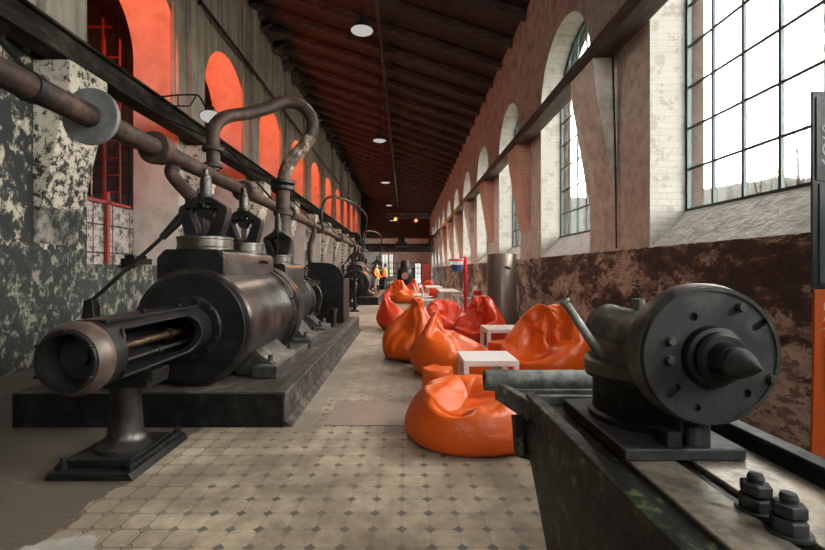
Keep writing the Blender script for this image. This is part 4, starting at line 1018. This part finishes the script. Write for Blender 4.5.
# red upright panel, black upright boiler, gantry, bridge crane
mb = MB(); mb.box(1.10, 1.70, 27.6, 27.75, .08, 1.78); mb.box(1.05, 1.75, 27.5, 27.85, 0, .08); tag(mb.build('red_panel', m_reddark, bevel=.01), 'dull red upright panel standing in the aisle far back', 'panel')
bl = empty('upright_boiler', (.0, 30, 0), 'black upright boiler with domed top at the far end of the aisle', 'boiler')
mb = MB(); mb.lathe([(0, 0), (.62, 0), (.62, .1), (.55, .12), (.55, 1.15), (.5, 1.4), (.32, 1.6), (.30, 1.95), (.22, 2.08), (0, 2.12)], (0, 30, 0), (0, 0, 1), 36); mb.build('shell', m_iron, bl)
mb = MB(); mb.cyl((0, 29.40, 1.0), (0, 29.50, 1.0), .24, seg=24); mb.build('round_door', solid('dusty_pink_door', (.36, .22, .20), .6), bl)
mb = MB(); mb.cyl((.55, 30.2, 0), (.55, 30.2, 1.5), .18, seg=20); mb.build('side_drum', m_iron, bl)
bc = empty('bridge_crane', (-1, 43, 4.62), 'dark overhead bridge crane spanning the hall between both beams', 'crane')
for yy in (41.9, 44.1):
    mb = MB(); mb.box(-4.95, 2.8, yy - .15, yy + .15, 3.15 if yy < 43 else 3.6, 3.65 if yy < 43 else 4.1); mb.build('girder', m_beam, bc, bevel=.01)
for x0, x1, zb in ((-5.05, -4.75, 4.825), (2.68, 2.9, 4.625)):
    mb = MB(); mb.box(x0, x1, 41.5, 44.5, zb, zb + .2); mb.box(x0 + .05 if x0 < 0 else x0 + .02, x0 + .2, 41.8, 44.2, zb - 1.2 if x0 > 0 else zb, zb + .1); mb.build('end_carriage', m_beam, bc)
    for yy in (41.9, 44.1):
        mb = MB(); sx = 1 if x0 < 0 else -1; xx = (-4.70 if x0 < 0 else 2.55); mb.box(xx - .08, xx + .08, yy - .12, yy + .12, 3.3, zb + .2); mb.build('hanger', m_beam, bc)
mb = MB(); mb.box(-.9, .2, 41.9, 44.1, 3.7, 4.1); mb.box(-.7, 0, 42.4, 43.6, 4.1, 4.6); mb.build('trolley', m_iron, bc)
gy = empty('guard_railing', (-.5, 46, 0), 'dark guard railing across the far end of the hall', 'railing')
mb = MB()
for z in (1.05, 1.6, 2.15): mb.box(-4.2, 2.6, 45.98, 46.02, z - .03, z + .03)
mb.build('rail', m_iron, gy)
for i in range(9): mb = MB(); x = -4.2 + i * .85; mb.box(x - .03, x + .03, 45.96, 46.04, 0, 2.2); mb.build('post', m_iron, gy)
# lighting truss with two amber stage lamps
tr = empty('lighting_truss', (.0, 35, 5.7), 'thin lighting truss hung across the hall near the far end', 'truss')
mb = MB()
for z in (5.62, 5.95): mb.tube([(-1.5, 35, z), (2.0, 35, z)], .03, 8)
for i in range(14): x = -1.5 + .25 * i; mb.tube([(x, 35, 5.62 + .33 * (i % 2)), (x + .25, 35, 5.95 - .33 * (i % 2))], .018, 6)
mb.build('lattice', m_galv, tr)
for x in (-1.4, 1.9): mb = MB(); mb.tube([(x, 35, 5.95), (x, 35, roofz(x) - .1)], .015, 6); mb.build('suspension_wire', m_iron, tr)
for (px, py, cl, lb) in ((395.5, 219, (1, .45, .08), 'amber stage lamp under the truss, nearer the engines'), (416, 220.5, (1, .25, .06), 'orange stage lamp under the truss, nearer the windows')):
    p = at(px, py, 34.9); e = empty('stage_lamp', (p.x, 34.9, 5.62), lb, 'stage lamp', 'amber stage lamps on the truss')
    mb = MB(); mb.cyl((p.x, 35.2, p.z + .05), (p.x, 34.95, p.z), .17, seg=20); mb.bar((p.x, 35, p.z + .1), (p.x, 35, 5.63), .05, .05); mb.build('housing', m_iron, e)
    mb = MB(); mb.cyl((p.x, 34.95, p.z), (p.x, 34.90, p.z - .01), .14, seg=20); mb.build('lamp_face', emit('amber_lamp_%d' % px, cl, .07), e)
    L = D.lights.new('stage', 'SPOT'); L.energy = 25; L.color = cl; L.spot_size = R(70); L.shadow_soft_size = .12
    lo = D.objects.new('stage_light', L); C.objects.link(lo); lo.parent = e; lo.location = Vector((p.x, 34.85, p.z)) - Vector(e.location); lo.rotation_mode = 'QUATERNION'; lo.rotation_quaternion = Vector((0, -.8, -.55)).to_track_quat('-Z', 'Y')

# floor plate
mb = MB(); mb.box(-.725, 0.02, 3.88, 4.62, 0, .006); gp = tag(mb.build('floor_plate', m_grate, smooth=0), 'square chequered metal plate set in the floor left of the front beanbag', 'floor plate')

# ------------------------------------------------------------------ people far back
def skin(name, verts, edges, rad, mat, parent=None, sub=2):
    me = D.meshes.new(name); me.from_pydata(verts, edges, []); o = D.objects.new(name, me); C.objects.link(o)
    sk = o.modifiers.new('s', 'SKIN')
    for i, r in enumerate(rad):
        sv = me.skin_vertices[0].data[i]; sv.radius = (r, r) if not isinstance(r, tuple) else r; sv.use_root = (i == 0)
    o.modifiers.new('u', 'SUBSURF').levels = sub
    dg = bpy.context.evaluated_depsgraph_get(); m2 = D.meshes.new_from_object(o.evaluated_get(dg)); o.modifiers.clear(); o.data = m2
    m2.materials.clear(); m2.materials.append(mat); m2.polygons.foreach_set('use_smooth', [True] * len(m2.polygons)); o.parent = parent
    return o
def person(loc, rz, label, trou, armf):
    root = empty('person', loc, label, 'person', 'people in orange jackets')
    V = [(0, 0, .95), (0, 0, 1.15), (0, 0, 1.38), (0, -.01, 1.50), (0, -.02, 1.62), (0, -.02, 1.72),
         (.17, 0, 1.40), (.24, -.02, 1.13), (.20, -.22 * armf, .93), (-.17, 0, 1.40), (-.24, -.02, 1.13), (-.20, -.22 * armf, .93),
         (.09, 0, .88), (.10, -.03, .48), (.10, .02, .08), (.11, -.14, .035), (-.09, 0, .88), (-.11, .02, .48), (-.11, .04, .08), (-.12, -.12, .035)]
    E = [(0, 1), (1, 2), (2, 3), (3, 4), (4, 5), (2, 6), (6, 7), (7, 8), (2, 9), (9, 10), (10, 11), (0, 12), (12, 13), (13, 14), (14, 15), (0, 16), (16, 17), (17, 18), (18, 19)]
    Rr = [.13, .125, .13, .055, .10, .085, .06, .045, .035, .06, .045, .035, .09, .06, .045, .035, .09, .06, .045, .035]
    body = skin('body', V, E, Rr, m_skin, root)
    skin('jacket', V[:3] + [(0, -.01, 1.44)] + V[6:12], [(0, 1), (1, 2), (2, 3), (2, 4), (4, 5), (5, 6), (2, 7), (7, 8), (8, 9)], [.155, .15, .155, .07, .085, .066, .05, .085, .066, .05], m_vest, root)
    skin('trousers', [V[0]] + V[12:15] + V[16:19], [(0, 1), (1, 2), (2, 3), (0, 4), (4, 5), (5, 6)], [.145, .11, .08, .07, .11, .08, .07], trou, root)
    mb = MB(); mb.ball((0, .02, 1.70), .105, 14, sc=(1, 1.05, 1)); o = mb.build('hair', m_hair); o.parent = root
    root.rotation_euler.z = rz
    return root
person(Vector((-1.72, 26, 0)), R(60), 'person in an orange jacket and pale trousers beside the second engine', m_paletrou, 1.0)
person(Vector((-1.22, 26.6, 0)), R(-110), 'person in an orange jacket and dark trousers standing in the aisle', m_trouser, .6)

# ------------------------------------------------------------------ beanbags, settled by cloth simulation
def bag_mesh(name, prof, seg=52, seed=0):
    vs = []; fs = []; n = len(prof)
    vs.append((0, 0, prof[0][1]))
    for r, z in prof[1:-1]:
        for k in range(seg):
            a = 2 * PI * k / seg
            q = 1 + .05 * noise.noise(Vector((math.cos(a) * 1.5 + seed * 7, math.sin(a) * 1.5, z * 3)))
            vs.append((r * q * math.cos(a), r * q * math.sin(a), z))
    vs.append((0, 0, prof[-1][1])); m = n - 2
    for k in range(seg):
        k2 = (k + 1) % seg
        fs.append((0, 1 + k2, 1 + k))
        for i in range(m - 1):
            a = 1 + i * seg; fs.append((a + k, a + k2, a + seg + k2, a + seg + k))
        b = 1 + (m - 1) * seg; fs.append((b + k, b + k2, len(vs) - 1))
    me = D.meshes.new(name); me.from_pydata(vs, [], fs); me.update(); return me
def simprof(Rb, H, neck, nb=7, n=28):
    p = [(0, .02)] + [(Rb * .82 * i / nb, .02) for i in range(1, nb)]
    for i in range(n):
        t = i / (n - 1); z = .02 + H * t
        if t < .35: r = Rb * (.82 + .18 * math.sin(t / .35 * PI / 2))
        else: u = (t - .35) / .65; r = Rb * (neck + (1 - neck) * (math.cos(u * PI) + 1) / 2)
        p.append((r, z))
    r0 = p[-1][0]
    for i in range(1, 4): p.append((r0 * (1 - i / 4), .02 + H + .01 * i))
    p.append((0, .02 + H + .04)); return p
def volume(me):
    bm = bmesh.new(); bm.from_mesh(me); v = bm.calc_volume(); bm.free(); return v
def settle(jobs, frames=52):
    me = D.meshes.new('collider'); me.from_pydata([(-60, -60, 0), (60, -60, 0), (60, 60, 0), (-60, 60, 0)], [], [(0, 1, 2, 3)])
    fl = D.objects.new('collider', me); C.objects.link(fl); fl.modifiers.new('c', 'COLLISION'); fl.collision.thickness_outer = .01; fl.collision.cloth_friction = 40
    obs = []
    for j in jobs:
        me = bag_mesh(j['name'], simprof(j['R'], j['H'], j['neck']), seed=j['seed'])
        for v in me.vertices: v.co.x -= j['sh'] * max(0, v.co.z / j['H']) ** 1.6
        o = D.objects.new(j['name'], me); C.objects.link(o); o.location = j['at']
        m = o.modifiers.new('cloth', 'CLOTH'); s = m.settings
        s.quality = 6; s.mass = .15; s.tension_stiffness = 25; s.compression_stiffness = 25; s.shear_stiffness = 8; s.bending_stiffness = j['bend']
        s.tension_damping = 10; s.compression_damping = 10; s.shear_damping = 10; s.bending_damping = 1; s.air_damping = 3
        s.shrink_min = j['shr']; s.use_pressure = True; s.uniform_pressure_force = j['p']; s.use_pressure_volume = True; s.target_volume = volume(me) * j['fill']; s.fluid_density = j['fd']
        cs = m.collision_settings; cs.use_collision = True; cs.distance_min = .008; cs.collision_quality = 3; cs.use_self_collision = True; cs.self_distance_min = .01; cs.friction = 20
        if j['pin']:
            vg = o.vertex_groups.new(name='pin'); tz = max(v.co.z for v in me.vertices)
            pl = j['pin']
            if isinstance(pl, list):
                for (qx, qy) in pl:
                    v = min((v for v in me.vertices if v.co.z > .3), key=lambda v: (v.co.x - qx) ** 2 + (v.co.y - qy) ** 2); vg.add([v.index], 1.0, 'REPLACE')
            else:
              for v in me.vertices:
                if v.co.z > tz - pl: vg.add([v.index], 1.0, 'REPLACE')
            s.vertex_group_mass = 'pin'; s.pin_stiffness = 1
        m.point_cache.frame_start = 1; m.point_cache.frame_end = frames
        cols = []
        for (x, y, z, r, back) in j['press']:
            bm = bmesh.new(); bmesh.ops.create_icosphere(bm, subdivisions=3, radius=r); mm = D.meshes.new('pr'); bm.to_mesh(mm); bm.free()
            q = D.objects.new('pr', mm); C.objects.link(q); q.modifiers.new('c', 'COLLISION'); q.collision.thickness_outer = .01
            L = Vector(j['at'])
            q.location = L + Vector((x, y, z + .9)); q.keyframe_insert('location', frame=1); q.keyframe_insert('location', frame=6)
            q.location = L + Vector((x, y, z)); q.keyframe_insert('location', frame=24); q.keyframe_insert('location', frame=back)
            q.location = L + Vector((x, y, z + 1.)); q.keyframe_insert('location', frame=back + 8)
            cols.append(q)
        obs.append((o, cols))
    S.frame_start = 1; S.frame_end = frames
    for f in range(1, frames + 1): S.frame_set(f)
    dg = bpy.context.evaluated_depsgraph_get()
    res = [(o, D.meshes.new_from_object(o.evaluated_get(dg)), o.matrix_world.copy()) for o, _ in obs]
    for o, cols in obs:
        o.modifiers.clear()
        for q in cols: D.objects.remove(q)
    for o, me, mw in res:
        me.transform(mw); o.data = me; o.vertex_groups.clear() if hasattr(o, 'vertex_groups') else None
        xs = [v.co.x for v in me.vertices]; ys = [v.co.y for v in me.vertices]; z0 = min(v.co.z for v in me.vertices)
        d = Vector(((min(xs) + max(xs)) / 2, (min(ys) + max(ys)) / 2, z0))
        for v in me.vertices: v.co -= d
    D.objects.remove(fl); S.frame_set(1)
    return [o for o, _, _ in res]
SP = [ # seed, R, H, neck, fill, pressure, fluid, press, shear, shrink, pin, bend, x, y, yaw, scale, material, label
 (2, .48, .50, .80, .74, 4, .8, [(.0, -.1, .52, .18, 60)], 0, -.2, [(-.25, .15), (.0, .22), (.22, .12)],   .25, .57, 3.70, 10, (1.0, .96, .82), m_orange, 'low crumpled orange beanbag at the front beside the lathe'),
 (0, .50, .82, .30, .74, 4, 1.5, [(.22, -.15, .52, .26, 60)], .26, -.16, [(-.26, 0), (-.26, .1), (-.3, -.06)], .3, .62, 5.90, 4, (.98, .94, .93), m_orange, 'orange beanbag with peaked back and shiny seat behind the white table'),
 (3, .43, .90, .25, .80, 4, 2, [(-.2, -.2, .60, .22, 60)], -.1, -.16, [(.1, .0), (.12, -.06)], .3, .10, 6.92, 0, (.96, .94, .98), m_orange, 'upright orange beanbag leaning behind the peaked shiny one'),
 (5, .50, .86, .60, .66, 3, 1.5, [(-.22, -.30, .46, .26, 60), (.15, -.3, .6, .15, 60)], 0, -.2, [(.1, .1), (-.12, .15), (.22, .0)], .25, 1.90, 5.78, -22, (1.0, 1.0, 1.06), m_orange, 'big orange beanbag with a deep seat dent, behind the lathe lever'),
 (4, .40, .80, .30, .76, 4, 1.5, [(.25, -.05, .5, .24, 60)], .16, -.16, [(-.12, 0), (-.2, .05)], .3, -.24, 10.35, 20, (.98, .98, 1.0), m_redorange, 'red-orange peaked beanbag alone on the left of the aisle'),
 (6, .55, .70, .60, .64, 3, 1, [(.15, -.22, .48, .26, 60)], 0, -.18, [(-.25, .1), (.05, .2)], .25, .92, 9.70, 15, (1.0, .95, 1.02), m_redorange, 'wide flattened red-orange beanbag in front of the red pole'),
 (7, .45, .84, .50, .68, 3.5, 1.5, [(-.1, -.25, .50, .24, 60)], 0, -.2, [(.1, .1), (-.08, .12), (.18, 0)], .25, 1.48, 8.5, -12, (.96, .96, 1.0), m_redorange, 'red-orange beanbag with pointed top in front of the steel tank'),
]
jobs = [dict(name='beanbag', R=a[1], H=a[2], neck=a[3], fill=a[4], p=a[5], fd=a[6], press=a[7], sh=a[8], shr=a[9], pin=a[10], bend=a[11], seed=a[0], at=(i * 2.2 - 8, -25, .02)) for i, a in enumerate(SP)]
bags = settle(jobs)
for o, a in zip(bags, SP):
    for v in o.data.vertices: v.co.x *= a[15][0]; v.co.y *= a[15][1]; v.co.z *= a[15][2]
    o.location = (a[12], a[13], 0); o.rotation_euler = (0, 0, R(a[14])); o.data.materials.clear(); o.data.materials.append(a[16])
    o.data.polygons.foreach_set('use_smooth', [True] * len(o.data.polygons))
    m = o.modifiers.new('sub', 'SUBSURF'); m.levels = 1; m.render_levels = 1
    tag(o, a[17], 'beanbag', 'orange beanbags along the aisle')
for (src, x, y, rz, mt, lb) in ((0, .18, 18.6, 30, m_orange, 'far orange beanbag, the wide one beside the distant white table'), (4, -.40, 22.5, 30, m_orange, 'distant orange beanbag left of the black boiler'), (6, 1.15, 21.8, -10, m_redorange, 'distant red-orange beanbag below the red panel'), (2, .32, 21.0, 10, m_redorange, 'distant red-orange beanbag in front of the black boiler'), (3, -.36, 20.0, -20, m_orange, 'distant orange beanbag nearest the second engine')):
    o = bags[src].copy(); o.data = bags[src].data.copy(); o.data.materials.clear(); o.data.materials.append(mt); C.objects.link(o)
    o.location = (x, y, 0); o.rotation_euler.z = R(rz); o['label'] = lb
    if src == 0: o.scale = (1.2, 1.2, 1.2)
# round poufs
def pouf(x, y, r, h, lb):
    mb = MB(); prof = [(0, 0), (r * .85, 0), (r * .97, .02), (r, .05), (r * 1.03, h * .5), (r, h - .05), (r * .96, h - .015), (r * .85, h), (r * .4, h - .012), (0, h - .02)]
    mb.lathe(prof, (0, 0, 0), (0, 0, 1), 40)
    for i, p in enumerate(mb.v):
        q = noise.noise(Vector((p.x * 9 + x, p.y * 9, p.z * 7))) * .02; n_ = Vector((p.x, p.y, 0)); 
        mb.v[i] = p + (n_.normalized() * q if n_.length > .01 else Vector((0, 0, 0))) + Vector((0, 0, q * .6 if p.z > .1 else 0))
    o = mb.build('pouf', m_orange); m = o.modifiers.new('s', 'SUBSURF'); m.levels = 1; m.render_levels = 2; o.location = (x, y, 0); tag(o, lb, 'pouf', 'small orange poufs')
    s_ = MB(); s_.tube([(r * 1.005 * math.cos(2 * PI * i / 40), r * 1.005 * math.sin(2 * PI * i / 40), h - .045) for i in range(40)], .006, 6, closed=True); so = s_.build('piping', m_orange); so.parent = o
pouf(.35, 4.62, .165, .36, 'small round orange pouf between front beanbag and white table')
pouf(1.42, 6.5, .17, .33, 'small round orange pouf behind the white table, mostly hidden')

# ------------------------------------------------------------------ outside
mb = MB(); mb.box(XRo + .02, 60, -20, 120, -.4, -.1); tag(mb.build('ground_outside', m_earth, smooth=0), kind='structure')
mb = MB(); N = 60
for i in range(N):
    def hz(k):
        a = R(-30 + 100 * k / N); d = 150; return (d * math.sin(a) + 3, d * math.cos(a), 25 + 4 * noise.noise(Vector((k * .13, 0, 0))) + 1.6 * noise.noise(Vector((k * .9, 3, 0))))
    a, b = hz(i + 15), hz(i + 16)
    a2 = (a[0] * 1.5, a[1] * 1.5, a[2]); b2 = (b[0] * 1.5, b[1] * 1.5, b[2])
    mb.quad((a[0] * .5, a[1] * .5, -.3), (b[0] * .5, b[1] * .5, -.3), b, a); mb.quad(a, b, b2, a2)
tag(mb.build('hills', m_hill), kind='structure')
def bare_tree(x, y, h, seed, lb):
    r_ = random.Random(seed); mb = MB()
    def grow(p, d, L, rad, lv):
        q = p + d * L; mb.tube([p, (p + q) / 2 + Vector((r_.uniform(-.04, .04), r_.uniform(-.04, .04), 0)) * L, q], [rad, rad * .85, rad * .6], 6)
        if lv == 0: return
        for k in range(3):
            e = (d + Vector((r_.uniform(-.6, .6), r_.uniform(-.6, .6), r_.uniform(.0, .4)))).normalized(); grow(p + d * L * r_.uniform(.5, 1), e, L * r_.uniform(.45, .65), rad * .5, lv - 1)
    grow(Vector((x, y, -.1)), Vector((r_.uniform(-.05, .05), 0, 1)), h * .6, .045, 3)
    tag(mb.build('bare_tree', m_bark), lb, 'tree', 'bare young trees outside the near window')
bare_tree(9.1, 9.9, 7.2, 3, 'slim bare tree outside the nearest window, beside the display stand')
bare_tree(10.6, 13.0, 6.0, 5, 'slim bare tree outside the middle of the nearest window')

# ------------------------------------------------------------------ light, camera
w = D.worlds.new('overcast_sky'); S.world = w; w.use_nodes = True
bg = w.node_tree.nodes['Background']; bg.inputs[0].default_value = (1.0, .965, .915, 1); bg.inputs[1].default_value = 1.3
for n, (a, b) in enumerate(r_ops):
    L = D.lights.new('portal', 'AREA'); L.shape = 'RECTANGLE'; L.size = 4.3; L.size_y = b - a + .1; L.cycles.is_portal = True
    o = D.objects.new('window_daylight', L); C.objects.link(o); o.location = (XRo + .05, (a + b) / 2, 4.25)
    o.rotation_mode = 'QUATERNION'; o.rotation_quaternion = Vector((-1, 0, 0)).to_track_quat('-Z', 'Y')

for x0, x1 in ((-.2, 1.64),):  # portal for the added window behind the camera
    L = D.lights.new('portal', 'AREA'); L.shape = 'RECTANGLE'; L.size = x1 - x0; L.size_y = 2.2; L.cycles.is_portal = True
    o = D.objects.new('window_daylight', L); C.objects.link(o); o.location = ((x0 + x1) / 2, Y0 - .4, 5.66)
    o.rotation_mode = 'QUATERNION'; o.rotation_quaternion = Vector((0, 1, 0)).to_track_quat('-Z', 'Z')

cam = D.objects.new('camera', D.cameras.new('camera')); C.objects.link(cam)
cam.location = (0, 0, 1.4); cam.rotation_euler = (R(90), 0, 0)
cam.data.lens = 432 / 825 * 36; cam.data.sensor_width = 36; cam.data.shift_x = (412.5 - 405) / 825; cam.data.shift_y = -(275 - 270) / 825
cam.data.clip_start = .02; cam.data.clip_end = 500
S.camera = cam
S.view_settings.view_transform = 'Standard'; S.view_settings.look = 'None'; S.view_settings.gamma = 1; S.view_settings.use_curve_mapping = False
S.view_settings.exposure = 4.65
cy = S.cycles
cy.use_denoising = True; cy.max_bounces = 10; cy.diffuse_bounces = 6; cy.glossy_bounces = 4; cy.transparent_max_bounces = 12; cy.sample_clamp_indirect = 6
cy.caustics_reflective = False; cy.caustics_refractive = False
